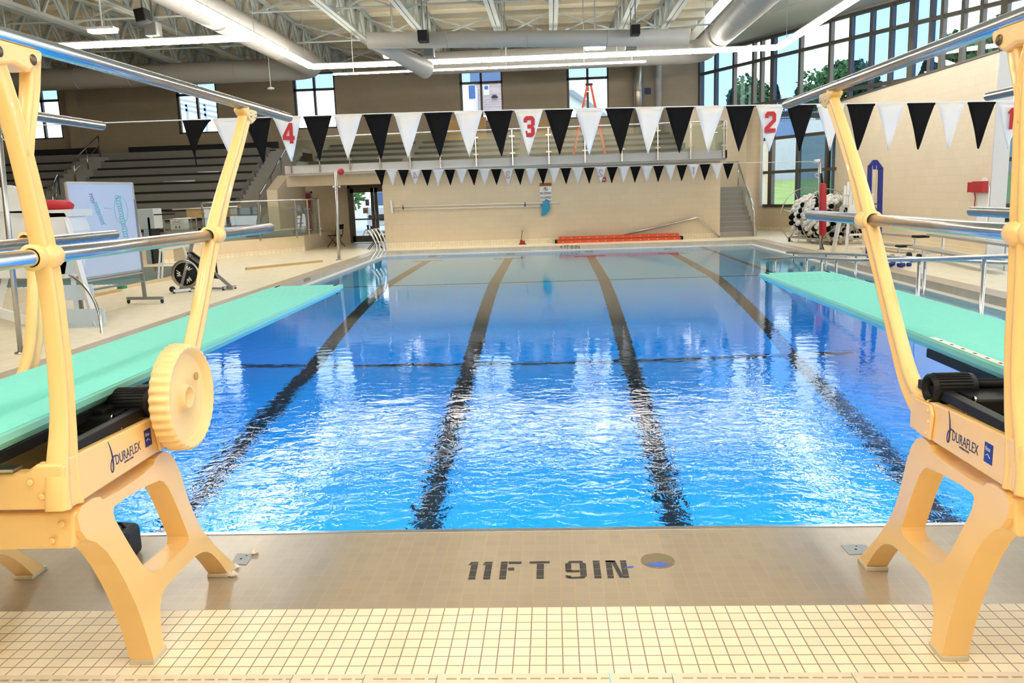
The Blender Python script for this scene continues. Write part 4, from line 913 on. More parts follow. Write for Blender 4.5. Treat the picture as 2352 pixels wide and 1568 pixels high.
# round drain cover with torn blue film, floor plates, paper scraps, bag
t = thing('drain_cover', 'round brassy drain cover in the near deck beside the lettering', 'drain cover', (.47, 3.73, 0))
mb = MB(); mb.lathe([(.081, 0), (.081, .003), (.076, .004)], (.47, 3.73, 0), 'Z', 40); mb.build('cover', mat('worn_brass', (.30, .235, .13), .45, .4, var=.25, vscale=60), t)
mb = MB(); bl = [(.405, 3.688), (.43, 3.700), (.452, 3.694), (.462, 3.705), (.475, 3.712), (.49, 3.703), (.505, 3.690), (.52, 3.687), (.505, 3.665), (.47, 3.653), (.435, 3.663)]
mb.bm.faces.new([mb.bm.verts.new((x, y, .005)) for x, y in bl]); m_film = mat('blue_film', (.06, .14, .62), .4); mb.build('film_scrap', m_film, t, fixn=False)
mb = MB(); mb.bm.faces.new([mb.bm.verts.new(p) for p in ((.305, 3.655, .002), (.315, 3.668, .003), (.345, 3.672, .003), (.35, 3.665, .002), (.33, 3.652, .002))]); tag(mb.build('film_scrap', m_film, fixn=False), 'scrap of blue film on the deck after the lettering', 'scrap')
m_plate = mat('grey_floor_plate', (.34, .34, .34), .4, .3)
for (pts, lab) in ((((545, 1270), (582, 1272), (566, 1296), (530, 1294)), 'square grey floor plate by the left stand foot'), (((1931, 1251), (1988, 1250), (2003, 1270), (1951, 1273)), 'square grey floor plate by the right stand foot')):
    q = [at(x, y, Z=.003) for x, y in pts]; t = thing('floor_plate', lab, 'floor plate', tuple(q[0]))
    mb = MB(); mb.prism([(p.x, p.y, 0) for p in q], (0, 0, .003)); mb.build('plate', m_plate, t)
    mb = MB(); c = sum(q, Vector()) / 4; mb.lathe([(.006, .003), (.005, .0045)], (c.x - .005, c.y, 0), 'Z', 12); mb.lathe([(.004, .003), (.003, .0045)], (c.x + .01, c.y + .035, 0), 'Z', 10); mb.build('screw', m_black, t)
def paper(px, py, r, label, seed):
    rnd = random.Random(seed); c = at(px, py, Z=.012); bm_ = MB(); ret = bmesh.ops.create_icosphere(bm_.bm, subdivisions=2, radius=r)
    for v in ret['verts']: v.co = Vector((v.co.x * rnd.uniform(.5, 1.5), v.co.y * rnd.uniform(.5, 1.3), max(-.01, v.co.z * rnd.uniform(.3, 1)))) + Vector((c.x, c.y, .011))
    tag(bm_.build('crumpled_paper', mat('tissue_paper', (.80, .72, .62), .8)), label, 'paper', 'crumpled paper scraps by the left foot')
paper(585, 1267, .02, 'crumpled paper scrap beside the left floor plate', 1); paper(537, 1300, .024, 'crumpled paper scrap between the floor plate and the left stand foot', 2); paper(535, 1318, .02, 'crumpled paper scrap lying in front of the left stand foot', 3)
t = thing('padded_bag', 'black padded bag on the deck behind the left stand leg', 'bag', (-2.2, 3.9, 0))
a_ = [at(290, 1222, Y=3.95), at(324, 1225, Y=3.95), at(330, 1262, Y=3.80), at(322, 1302, Y=3.72)]
mb = MB(); mb.prism([(-2.32, 3.66, 0), (-2.15, 3.70, 0), (-2.17, 3.92, 0), (-2.33, 3.95, 0)], (0, 0, .17))
for v in mb.bm.verts:
    if v.co.z > .1: v.co.x *= .995; v.co.y = 3.82 + (v.co.y - 3.82) * .8
mb.build('bag_body', mat('black_nylon', (.016, .014, .016), .6, bump=.3, bscale=40), t, bevel=.03, seg=3)
mb = MB(); mb.tube([(-2.29, 3.82, .165), (-2.27, 3.82, .19), (-2.22, 3.82, .19), (-2.20, 3.82, .165)], .008, 8); mb.build('bag_handle', m_black, t)

# gutter grate panels along the bottom of the picture
m_grate = mat('cream_grate', (.80, .70, .54), .45)
def grate(x0, x1, label):
    t = None; mb = MB(); y0, y1 = 2.47, 2.787; zt = .003; zb_ = -.02
    rows = 6; pitch = .052; slot = .038; sh = .010; n = int((x1 - x0 - .04) / pitch); rh = (y1 - y0 - .02) / rows
    ys = [y0]
    for r in range(rows): ya = y0 + .012 + rh * r; ys += [ya + (rh - sh) / 2, ya + (rh + sh) / 2]
    ys.append(y1)
    for i in range(0, len(ys) - 1, 2): mb.box((x0 + .002, ys[i], zb_), (x1 - .002, ys[i + 1], zt))
    for r in range(rows):
        ya, yb2 = ys[2 * r + 1], ys[2 * r + 2]; off = (.008 * (r % 3)); x = x0 + .002; 
        for k in range(n + 1):
            xa = x0 + .02 + off + pitch * k if k else x0 + .02 + off
            mb.box((x, ya, zb_), (min(xa, x1 - .002), yb2, zt)); x = xa + slot
            if x > x1 - .03: break
        if x < x1 - .002: mb.box((x, ya, zb_), (x1 - .002, yb2, zt))
    o = mb.build('grate_panel', m_grate); return tag(o, label, 'grate', 'slotted cream gutter grate panels along the near deck')
x = -2.4
edges = [-2.45, -1.70, -1.02, -.745, -.47, .17, .40, 1.05, 1.72, 2.4]
for i, (a, b) in enumerate(zip(edges, edges[1:])): grate(a, b, 'cream slotted gutter grate panel in the bottom row')

# ------------------------------------------------------------ glass railings
def railing(name, label, pts, zt, zb_, zg0, zg1, glass=True, rail_r=.028, post_r=.02, cat='railing', seg=None):
    """pts: plan points of the posts; one glass panel between each pair"""
    t = thing(name, label, cat, (pts[0][0], pts[0][1], zb_))
    mb = MB(); mb.tube([(x, y, zt) for x, y in pts], rail_r, 10); mb.build('hand_rail', m_steel, t)
    for i, (x, y) in enumerate(pts):
        mb = MB(); mb.box((x - post_r, y - post_r, zb_), (x + post_r, y + post_r, zt)); p = mb.build('post', m_steel, t)
        if glass:
            for z in (zg0 + .15, zg1 - .13):
                mb = MB(); mb.bar((x - .09, y - .03, z), (x + .09, y - .03, z), .03, .03); mb.build('clamp', m_chrome, p)
    if glass:
        for (xa, ya), (xb, yb) in zip(pts, pts[1:]):
            d = Vector((xb - xa, yb - ya, 0)); d.normalize(); A = Vector((xa, ya, 0)) + d * .05; B = Vector((xb, yb, 0)) - d * .05
            mb = MB(); mb.bar(A + Vector((0, 0, (zg0 + zg1) / 2)), B + Vector((0, 0, (zg0 + zg1) / 2)), .012, zg1 - zg0); mb.build('glass_panel', m_glassd, t)
    return t
bx = [at(x, 370, Y=28.5).x for x in (668, 733.8, 803, 872.6, 942, 1011.6, 1094, 1177.8, 1261, 1344, 1428.7, 1511, 1586, 1662)]
railing('balcony_railing', 'steel and glass railing along the front of the balcony', [(x, 28.5) for x in bx], 3.92, 2.72, 2.98, 3.82)
railing('balcony_railing', 'short steel and glass return of the railing at the right end of the balcony', [(bx[-1] + .1, 28.6), (bx[-1] + .1, 30.6)], 3.92, 2.72, 2.98, 3.82)
pp = [(-13.2, 24.7 + .35), (-11.6, 25.3)]
P_ = []
for px, Yv in ((462, 26.3), (591, 27.6), (600, 27.7), (676, 28.6), (705, 28.9), (730, 29.3)): q = at(px, 460, Y=Yv); P_.append((q.x, q.y))
railing('platform_railing', 'curved steel and glass railing on the low beige platform, left', [P_[0], P_[1], P_[3], P_[4], P_[5]], 1.82, .5, .62, 1.62)
q0 = at(375, 500, Y=25.6); q1 = at(450, 497, Y=26.1)
railing('platform_railing', 'lower steel rail left of the curved glass railing', [(q0.x, q0.y), (q1.x, q1.y)], 1.35, .5, .62, 1.2)
def hrail(name, label, path, posts, r=.028, cat='handrail'):
    t = thing(name, label, cat, tuple(path[0])); mb = MB(); mb.tube(path, r, 10); mb.build('rail', m_steel, t)
    for a, b in posts: mb = MB(); mb.tube([a, b], r * .8, 8); mb.build('post', m_steel, t)
    return t
# handrails of the stand stairs
X_ = -10.7
a0 = at(597, 447, Y=30.2); a1 = at(660, 335, Y=33.8)
hrail('stair_handrail', 'sloping steel handrail beside the stairs from platform to balcony', [a0, a1], [(a0, at(600, 560, Y=30.2)), (at(622, 402, Y=31.4), at(627, 500, Y=31.4)), (at(645, 362, Y=32.8), at(650, 470, Y=32.8))])
for lab, (p1, p2, p3, p4), Yv in (('steel aisle handrail in the upper stand, left of the whiteboard top', ((168, 368), (225, 312), (240, 318), (168, 420)), (33.2, 35.2)), ('smaller lower steel aisle handrail behind the whiteboard corner', ((118, 433), (132, 402), (138, 405), (120, 450)), (30.6, 32.0))):
    A = at(*p1, Y=Yv[0]); B = at(*p2, Y=Yv[1]); dz = Vector((0, 0, -.42))
    t = hrail('aisle_handrail', lab, [A + Vector((0, 0, -1.0)), A, B, B + Vector((0, 0, -.9))], [(A * .5 + B * .5, A * .5 + B * .5 + Vector((0, 0, -1.0)))])
    mb = MB(); mb.tube([A + dz, B + dz], .022, 8); mb.build('mid_rail', m_steel, t)
# stair railing at right
A = at(1732, 487, Y=29.3); B = at(1696, 372, Y=33.0); A2 = at(1731, 470, Y=29.3)
t = hrail('stair_handrail', 'steel handrail with glass panels on the right hand stairs', [at(1734, 546, Y=29.3), A, B, B + Vector((-.4, .2, 0))], [(B, B + Vector((0, 0, -1.0))), (A * .6 + B * .4, A * .6 + B * .4 + Vector((0, 0, -1.0)))])
mb = MB(); mb.tube([A2, at(1697, 385, Y=33.0)], .024, 8); mb.build('inner_rail', m_steel, t)
mb = MB(); a = A + Vector((0, .03, -.08)); b = B + Vector((0, -.03, -.08)); mb.bm.faces.new([mb.bm.verts.new(p) for p in (a, b, b + Vector((0, 0, -.85)), a + Vector((0, 0, -.95)))]); mb.build('glass_panel', m_glassd, t)
# leaning rail on far wall
hrail('wall_handrail', 'bent silver handrail lying against the far beige wall', [at(1430, 540, Y=29.3), at(1603, 499, Y=29.3), at(1653, 545, Y=29.3)], [], .032)
# rails of the shallow ramp, standing in the water
def ramp_rail(X, prof, posts, label):
    t = thing('ramp_railing', label, 'railing', (X, prof[0][0], WZ)); mb = MB(); mb.tube(chaikin3([(X, y, z) for y, z in prof], 1), .03, 12); mb.build('rail', m_steel, t)
    f = itp(prof)
    for y in posts: mb = MB(); mb.tube([(X, y, -1.0), (X, y, f(y))], .026, 10); mb.build('post', m_steel, t)
ramp_rail(5.02, [(8.2, 1.0), (9.8, .86), (11.5, .69), (14.8, .42), (16.4, .36), (19.8, .04)], [9.8, 11.5, 14.8, 15.6, 16.5, 18.8], 'steel ramp railing in the water, the one nearer the lanes')
ramp_rail(6.34, [(8.2, .80), (14.2, .44), (17.3, .29), (22.6, -.05)], [8.9, 11.6, 14.3, 17.5, 19.4, 22], 'steel ramp railing in the water along the right pool edge')
# grab rails of pool ladders
def grab(pts, r, label, n=2, dx=(0, 0, 0)):
    t = thing('pool_ladder', label, 'pool ladder', tuple(pts[0][-1]))
    for P in pts: mb = MB(); mb.tube(chaikin3(P, 3), r, 12); mb.build('grab_rail', m_chrome, t)
    return t
#grab([[at(85, 640, Y=11.2), at(105, 642, Y=11.1), at(130, 665, Y=11.0), at(175, 640, Y=11.2) * 0 + at(155, 690, Y=10.8)], ], .02, 'hidden') if False else None
r1 = [at(160, 632, Y=11.9), at(172, 638, Y=11.8), at(205, 668, Y=11.6), at(228, 712, Y=11.4), at(236, 780, Y=11.3)]
r2 = [at(86, 640, Y=10.9), at(98, 646, Y=10.8), at(120, 668, Y=10.7)]
r3 = [at(88, 722, Y=10.5), at(100, 745, Y=10.4), at(113, 775, Y=10.4), at(118, 815, Y=10.3)]
grab([r1, r2 + r3[1:]], .022, 'curved chrome pool ladder rails on the left deck beside the white guard chair')
fr = []
for i, px in enumerate((836, 846, 858, 872)):
    dx = i * 9; Yv = 24.6 + .2 * i
    fr.append([at(836 + i * 9 - 2, 540 - i * 3, Y=Yv), at(842 + i * 9, 524 - i * 1, Y=Yv - .1), at(858 + i * 8, 545, Y=Yv - .4), at(868 + i * 8 - i, 572, Y=Yv - .5), at(852 + i * 10, 597 - i * 2, Y=Yv - .6)])
grab([fr[0], fr[1]], .025, 'left pair of curved chrome ladder rails at the far left pool corner'); grab([fr[2], fr[3]], .025, 'right pair of curved chrome ladder rails at the far left pool corner')
# ------------------------------------------------------------ things on the left deck
m_wood = mat('raw_wood', (.52, .36, .16), .65, var=.12, vscale=12); m_woodl = mat('pale_wood', (.66, .52, .30), .65, var=.08, vscale=12)
m_alu = mat('aluminium', (.60, .60, .58), .35, .85, var=.04); m_greyp = mat('grey_paint', (.22, .22, .22), .45)
m_wp = mat('white_paint', (.74, .76, .78), .45, var=.03); m_tire = mat('caster_black', (.012, .012, .012), .6)
def caster(c, r, parent):
    mb = MB(); mb.lathe([(r * .5, -.015), (r, -.012), (r, .012), (r * .5, .015)], c, 'X', 14); mb.build('caster', m_tire, parent)
# whiteboard
TL, TR, BR, BL = at(150, 418, Y=13.0), at(303, 422, Y=14.7), at(322, 617, Y=14.7), at(188, 645, Y=13.0)
BL.x, BL.y = TL.x, TL.y; BR.x, BR.y = TR.x, TR.y; TR.z = TL.z = (TL.z + TR.z) / 2; BR.z = BL.z = (BR.z + BL.z) / 2
t = thing('whiteboard', 'large rolling whiteboard with faint teal scribbles on the left deck', 'whiteboard', tuple((BL + BR) / 2 - Vector((0, 0, BL.z))))
u = (TR - TL).normalized(); nrm = u.cross(Vector((0, 0, 1))).normalized()
mb = MB(); mb.bar((TL + BL) / 2, (TR + BR) / 2, .02, TL.z - BL.z); mb.build('writing_surface', mat('whiteboard_surface', (.56, .65, .84), .18, var=.02), t)
mb = MB()
for a, b in ((TL, TR), (TR, BR), (BR, BL), (BL, TL)): mb.bar(a, b, .035, .035)
mb.build('frame', m_alu, t)
def on(u_, v_): return TL + (TR - TL) * u_ + Vector((0, 0, (BL.z - TL.z) * v_)) + nrm * .012 * (1 if nrm.y < 0 else -1)
m_teal = mat('teal_marker', (.12, .52, .60), .6); m_vio = mat('violet_marker', (.16, .16, .45), .6)
rnd = random.Random(3)
def scrib(name, cx, cy, w, h, n, m, ang=0):
    mb = MB(); P = []
    for i in range(n):
        a = i * 1.9; P.append(on(cx + w * math.cos(a) * (.6 + .4 * rnd.random()) + ang * (i / n - .5), cy + h * (i / n - .5) + h * .08 * math.sin(a)))
    mb.tube(chaikin3(P, 2), .0042, 4); mb.build(name, m, t)
scrib('scribble', .33, .16, .045, .10, 16, m_vio, .03); scrib('scribble', .41, .33, .055, .26, 34, m_teal, .10); scrib('scribble', .76, .40, .07, .52, 60, m_teal, .07); 
mb = MB(); P = [on(.76 + .11 * math.cos(a / 12 * 2 * PI), .30 + .16 * math.sin(a / 12 * 2 * PI)) for a in range(13)]; mb.tube(chaikin3(P, 2), .004, 4); mb.tube([on(.5, .27), on(.62, .28)], .003, 4); mb.build('scribble', m_teal, t)
mb = MB(); mb.bar(BL - Vector((0, 0, .05)) , BR - Vector((0, 0, .05)), .05, .025); mb.build('tray', m_alu, t)
for E_, px in ((TL, 0), (TR, 1)):
    mb = MB(); mb.box((E_.x - .03, E_.y - .02, .10), (E_.x + .03, E_.y + .02, 1.9)); lg = mb.build('leg', m_greyp, t)
    d = nrm * .36; c = Vector((E_.x, E_.y, .10)); mb = MB(); mb.bar(c - d, c + d, .06, .05); ft_ = mb.build('foot', m_greyp, lg)
    for k in (-1, 1): p = c + d * k * .95; mb = MB(); mb.sphere((p.x, p.y, .045), .045, 10, 8, (.6, 1, 1)); mb.build('caster', m_tire, lg)
mb = MB(); mb.bar((TL.x, TL.y, .42), (TR.x, TR.y, .42), .04, .03); mb.build('cross_bar', m_greyp, t)
t = thing('towel', 'pale towel hanging on the right edge of the whiteboard', 'towel', tuple(at(312, 540, Y=14.75)))
mb = MB(); q = [at(303, 503, Y=14.72), at(314, 512, Y=14.72), at(325, 556, Y=14.72), at(305, 560, Y=14.72)]; mb.prism(q, (.02, .05, 0)); mb.build('cloth', mat('towel_cloth', (.55, .45, .48), .9, var=.2, vscale=20), t, bevel=.01)
# spinning bike
Yb = 16.7
def B(px, py, dy=0): return at(px, py, Y=Yb + dy)
t = thing('exercise_bike', 'black and silver indoor exercise bike on the left deck', 'exercise bike', tuple(at(465, 668, Z=0)))
c = B(427, 629); mb = MB(); mb.lathe([(.26, -.03), (.30, -.03), (.30, .03), (.26, .03)], c, 'Y', 40, caps=False); fw = mb.build('flywheel_rim', m_steelb, t)
mb = MB(); mb.lathe([(.02, -.024), (.265, -.024), (.265, .02), (.02, .02)], c, 'Y', 40); mb.build('flywheel_disc', m_black, fw)
mb = MB(); mb.lathe([(.245, -.026), (.252, -.026)], c, 'Y', 40, caps=False); mb.build('disc_ring', m_white, fw)
for k in range(3):
    a = 2.1 * k + .6; P = []
    for i in range(9): aa = a + .10 * i; r = .20 - .055 * (i % 3); P.append(c + Vector((r * math.cos(aa), -.03, r * math.sin(aa))))
    mb = MB(); mb.tube(chaikin3(P, 2), .007, 5); mb.build('disc_graphic', m_white, fw)
mb = MB(); mb.bar(B(442, 558), B(415, 668), .05, .06); mb.build('front_post', m_greyp, t)
mb = MB(); mb.bar(B(440, 545), B(434, 578), .035, .04); mb.build('handlebar_stem', m_alu, t)
mb = MB(); mb.tube([B(434, 546, -.2), B(438, 545), B(459, 556, .1)], .015, 8); mb.build('handlebar', m_white, t)
mb = MB(); mb.prism([B(428, 580, -.03), B(440, 578, -.03), B(483, 610, -.03), B(500, 640, -.03), B(455, 638, -.03), B(440, 612, -.03)], (0, .07, 0)); bd = mb.build('belt_guard', m_black, t, bevel=.01)
M = frame3(B(459, 602, -.035), B(478, 617) - B(436, 585), (0, 0, 1)); 
mb = MB(); mb.bar(B(432, 583, -.034), B(478, 617, -.034), .004, .075, up=(0, 0, 1)); mb.build('name_plate', m_greyp, bd)
M = frame3(B(456, 600, -.042), B(478, 617) - B(436, 586), (0, 0, 1)); text_mesh('SPINNING', .085, M, m_black, 'lettering', bd)
mb = MB(); mb.bar(B(495, 628), B(532, 660), .05, .06); mb.bar(B(415, 662), B(535, 662), .04, .04); mb.build('base_frame', m_greyp, t)
for px0, px1, py in ((398, 437, 668), (512, 541, 661)):
    a, b = at(px0, py, Z=.05), at(px1, py - 4, Z=.05); mb = MB(); mb.bar(a, b, .05, .05); ft_ = mb.build('foot_bar', m_steelb, t)
    for p in (a, b): mb = MB(); mb.lathe([(.03, 0), (.012, .04), (.012, .07)], (p.x * .9 + (a.x + b.x) * .05, p.y, 0), 'Z', 10); mb.build('foot', m_tire, ft_)
mb = MB(); q = at(396, 664, Z=.07); mb.lathe([(.02, -.02), (.06, -.02), (.06, .02), (.02, .02)], q, 'Y', 16); mb.build('transport_wheel', m_tire, t)
mb = MB(); mb.bar(B(500, 640), B(490, 560, .1), .03, .03); mb.bar(B(482, 556, .1), B(505, 553, .1), .12, .05); mb.build('saddle', m_black, t)
# lifeguard chair (left)
Yc = 12.3
t = thing('lifeguard_chair', 'tall white lifeguard chair with blue white step planks, left deck', 'lifeguard chair', tuple(at(120, 765, Z=0)))
def Cc(px, py, dy=0): return at(px, py, Y=Yc + dy)
mb = MB(); arcp = [Cc(-30, 500)] + [Cc(-30 + (60 + 36) * .5 * (1 - math.cos(a)) , 500 - 75 * math.sin(a)) for a in [PI * k / 14 for k in range(1, 14)]] + [Cc(66, 500)]
mb.prism(arcp, (0, .05, 0)); mb.build('backrest', m_wp, t)
mb = MB(); mb.prism([Cc(-40, 486), Cc(150, 486), Cc(168, 530), Cc(150, 640), Cc(60, 640), Cc(-40, 640)], (0, .5, 0)); mb.build('seat_housing', m_wp, t, bevel=.02)
mb = MB(); mb.box(tuple(Cc(-60, 488)), tuple(Cc(163, 491) + Vector((0, .6, -.04)))); mb.build('armrest', m_wp, t)
for k, (x0, y0, x1, y1) in enumerate(((150, 600, 188, 628), (158, 655, 213, 688), (165, 711, 240, 745), (175, 750, 232, 774))):
    a = at(x0, y0, Y=Yc - .15 * k); b = at(x1, y1, Y=Yc - .15 * k); mb = MB(); mb.box((a.x - .35, a.y, b.z), (b.x, a.y + .06, a.z)); mb.build('step', mat('step_blue_white', (.52, .64, .76), .5), t)
mb = MB(); mb.bar(Cc(150, 500, .05), at(228, 775, Y=Yc - .3), .07, .09); mb.build('leg', m_wp, t)
mb = MB(); mb.bar(Cc(20, 600, .4), at(-20, 790, Y=Yc + .2), .07, .09); mb.build('leg', m_wp, t)
mb = MB(); mb.bar(at(168, 640, Y=Yc + .4), at(182, 762, Y=Yc + .2), .07, .07); mb.build('leg', m_wp, t)
mb = MB(); mb.bar(at(-60, 700, Y=Yc - .1), at(60, 735, Y=Yc - .1), .06, .14); mb.build('brace', m_wp, t)
t = thing('rescue_tube', 'red rescue tube lying across the arms of the left lifeguard chair', 'rescue tube', tuple(Cc(60, 488, .1)))
mb = MB(); mb.tube([Cc(-60, 470, .15), Cc(158, 472, .15), Cc(166, 475, .15)], [.085, .085, .05], 12); mb.build('foam_body', mat('rescue_red', (.48, .02, .03), .45), t)
# carts, block, box on the platform
t = thing('equipment_cart', 'grey rolling equipment cart behind the whiteboard edge', 'cart', tuple(at(330, 608, Z=0)))
Yk = 21.9
mb = MB(); a = at(312, 480, Y=Yk); b = at(356, 525, Y=Yk); mb.box((a.x, Yk, b.z), (b.x, Yk + .5, a.z)); mb.build('upper_box', mat('cart_grey', (.42, .44, .44), .5), t, bevel=.02)
a = at(325, 500, Y=Yk); b = at(350, 606, Y=Yk); mb = MB(); mb.box((a.x, Yk + .02, b.z), (b.x, Yk + .5, a.z)); bx_ = mb.build('tower', mat('cart_slate', (.30, .36, .38), .5), t, bevel=.01)
mb = MB(); mb.box((b.x, Yk, b.z), (b.x + .06, Yk + .5, a.z)); mb.build('edge', m_black, t)
mb = MB(); mb.bar(at(354, 493, Y=Yk), at(402, 491, Y=Yk), .05, .03); mb.build('arm', m_black, t)
for px in (334, 351): q = at(px, 604, Y=Yk); mb = MB(); mb.lathe([(.03, -.02), (.07, -.02), (.07, .02), (.03, .02)], (q.x, Yk + .1, .07), 'X', 14); mb.build('caster', m_tire, t)
t = thing('starting_block', 'white starting block frame standing by the second pool', 'starting block', tuple(at(400, 632, Z=0)))
Ys = 19.4
mb = MB(); a, b, c_, d_ = at(364, 572, Y=Ys), at(366, 578, Y=Ys), at(458, 560, Y=Ys), at(456, 553, Y=Ys); mb.prism([a, d_, c_, b], (0, .5, 0)); mb.build('platform', m_wp, t)
mb = MB(); a, b = at(393, 570, Y=Ys), at(440, 600, Y=Ys); mb.box((a.x, Ys + .1, b.z), (b.x, Ys + .14, a.z)); mb.build('back_panel', mat('panel_cream', (.62, .52, .38), .5), t)
for p, q in (((368, 575), (364, 640)), ((376, 575), (372, 640)), ((420, 560), (436, 612)), ((372, 606), (460, 603))): mb = MB(); mb.bar(at(*p, Y=Ys), at(*q, Y=Ys), .035, .035); mb.build('leg', m_wp, t)
t = thing('speaker_box', 'pale box with dark lettering on the platform behind the rail', 'box', tuple(at(408, 530, Y=26.5)))
a, b = at(389, 503, Y=26.5), at(427, 528, Y=26.5); mb = MB(); mb.box((a.x, 26.5, b.z), (b.x, 26.8, a.z)); mb.build('case', mat('box_pale', (.60, .62, .60), .5), t, bevel=.03)
M = frame3((( a.x + b.x) / 2, 26.495, (a.z + b.z) / 2 + .06), (1, 0, 0), (0, 0, 1)); text_mesh('EMC', .17, M, m_greyp, 'lettering', t)
for s in (-.06, .06): mb = MB(); mb.box(((a.x + b.x) / 2 + s - .02, 26.49, b.z + .06), ((a.x + b.x) / 2 + s + .02, 26.5, b.z + .14)); mb.build('slot', m_black, t)
a, b = at(380, 530, Y=26.4), at(440, 536, Y=26.4); mb = MB(); mb.box((a.x, 26.3, .556), (b.x, 26.9, a.z)); tag(mb.build('low_table', m_greyp), 'dark low table under the lettered pale box', 'table')
# loose planks
def plank(p, q, w, h, label, m=None, end=None, Zp=0, Y=None):
    a = at(*p, Z=Zp) if Y is None else at(*p, Y=Y); b = at(*q, Z=Zp) if Y is None else at(*q, Y=Y); up = Vector((0, 0, h / 2 + .002)) if Y is None else Vector()
    t = thing('plank', label, 'plank', tuple((a + b) / 2)); mb = MB(); mb.bar(a + up, b + up, w, h); mb.build('board', m or m_wood, t)
    if end: d = (b - a).normalized() * .18; mb = MB(); mb.bar(a + up - d * .02, a + up + d, w * 1.02, h * 1.02); mb.build('painted_end', mat('green_paint', (.02, .22, .12), .5), t)
plank((565, 620), (740, 602), .07, .06, 'thin brown plank lying on the deck left of the far ladder')
plank((275, 664), (402, 640), .12, .06, 'pale plank with a green painted end on the left deck', m_woodl, True)
plank((180, 689), (276, 669), .09, .05, 'brown plank beside the green ended plank', m_wood)
a = at(430, 478, Y=27.6); b = at(545, 497, Y=27.6); t = thing('plywood_table', 'brown plywood sheet table standing on the platform', 'table', (a.x, 27.6, .55))
mb = MB(); mb.box((a.x, 27.5, max(.555, b.z)), (b.x, 27.55, a.z - .03)); mb.build('front_sheet', m_wood, t); mb = MB(); mb.box((a.x, 27.5, a.z - .04), (b.x, 28.0, a.z)); mb.build('top', m_wood, t)
for x in (a.x + .08, b.x - .08): mb = MB(); mb.box((x - .03, 27.6, .555), (x + .03, 27.66, a.z - .03)); mb.build('leg', m_greyp, t)
mb = MB(); q0 = at(396, 481, Y=27.45); q1 = at(545, 474, Y=27.45); mb.tube([q0, q1], .025, 8); tag(mb.build('white_pipe', m_white), 'long white pipe lying on the plywood table', 'pipe')
mb = MB(); q = at(500, 470, Y=27.7); bmesh.ops.create_icosphere(mb.bm, subdivisions=2, radius=.2)
for v in mb.bm.verts: v.co = Vector((v.co.x * 1.2, v.co.y * .8, max(-.02, v.co.z * .8 + .03 * math.sin(9 * v.co.x)))) + Vector((q.x, 27.75, a.z + .02))
tag(mb.build('paper_heap', m_white), 'white crumpled sheet on the plywood table', 'paper')
for (p, q, lab) in (((374, 412), (448, 416), 'white pipe lying on the stand tiers, lower of two'), ((455, 407), (505, 413), 'white pipe lying on the stand tiers, upper of two')):
    k = min(range(10), key=lambda k: abs(at(*p, Y=29.45 + .66 * k).z - (.55 + .352 * (k + 1)))); A = at(*p, Y=29.4 + .66 * k); Bq = at(*q, Y=29.55 + .66 * k); A.z = Bq.z = .55 + .352 * (k + 1) + .05; mb = MB(); mb.tube([A, Bq], .03, 8); tag(mb.build('white_pipe', m_white), lab, 'pipe')

# second pool with a float rope
m_w2 = mat('second_pool_water', (.10, .34, .40), .08, var=.3, vscale=2)
mb = MB(); mb.quad((-22, 18.5, -.12), (-9.6, 18.5, -.12), (-9.6, 21.6, -.12), (-22, 21.6, -.12)); tag(mb.build('second_pool_water', m_w2), 'strip of teal water in the smaller second pool on the left', 'water', kind='stuff')
mb = MB(); mb.box((-22, 21.6, -.3), (-9.6, 21.75, .16)); mb.box((-9.6, 18.4, -.3), (-9.45, 21.75, .03)); struct('trim_50', mb, m_curb)
M = frame3((-10.6, 21.59, .08), (1, 0, 0), (0, 0, 1)); tag(text_mesh('7 FT', .16, M, m_let, 'depth_marking'), 'dark 7 FT marking on the raised curb of the second pool', 'depth marking')
t = thing('float_rope', 'rope of white floats along the edge of the second pool', 'lane rope', (-11.5, 19.0, -.1))
mb = MB(); mb.tube([(-14, 19.0, -.09), (-9.7, 19.0, -.09)], .008, 6); mb.build('rope', m_white, t)
for k in range(34): mb = MB(); mb.lathe([(.02, -.05), (.055, -.045), (.055, .045), (.02, .05)], (-13.9 + k * .124, 19.0, -.09), 'X', 10); mb.build('float', m_white, t)

# ------------------------------------------------------------ along the far wall
Yf = WALL_Y - .02
a, b = at(1239, 420, Y=Yf), at(1268, 460, Y=Yf); t = thing('warning_sign', 'white NO DIVING ALLOWED warning sign with an orange header on the far wall', 'sign', tuple((a + b) / 2))
w_ = b.x - a.x; h_ = a.z - b.z; cx_ = (a.x + b.x) / 2
mb = MB(); mb.box((a.x, Yf - .01, b.z), (b.x, Yf + .02, a.z)); mb.build('panel', m_white, t)
mb = MB(); mb.box((a.x, Yf - .014, a.z - h_ * .2), (b.x, Yf - .01, a.z)); mb.build('header', mat('sign_orange', (.50, .16, .03), .5), t)
text_mesh('WARNING', .10, frame3((cx_, Yf - .017, a.z - h_ * .1), (1, 0, 0), (0, 0, 1)), m_black, 'lettering', t, sx=.8)
text_mesh('NO DIVING', .125, frame3((cx_, Yf - .015, b.z + h_ * .40), (1, 0, 0), (0, 0, 1)), m_black, 'lettering', t, sx=.62, depth=.003)
text_mesh('ALLOWED', .125, frame3((cx_, Yf - .015, b.z + h_ * .17), (1, 0, 0), (0, 0, 1)), m_black, 'lettering', t, sx=.66, depth=.003)
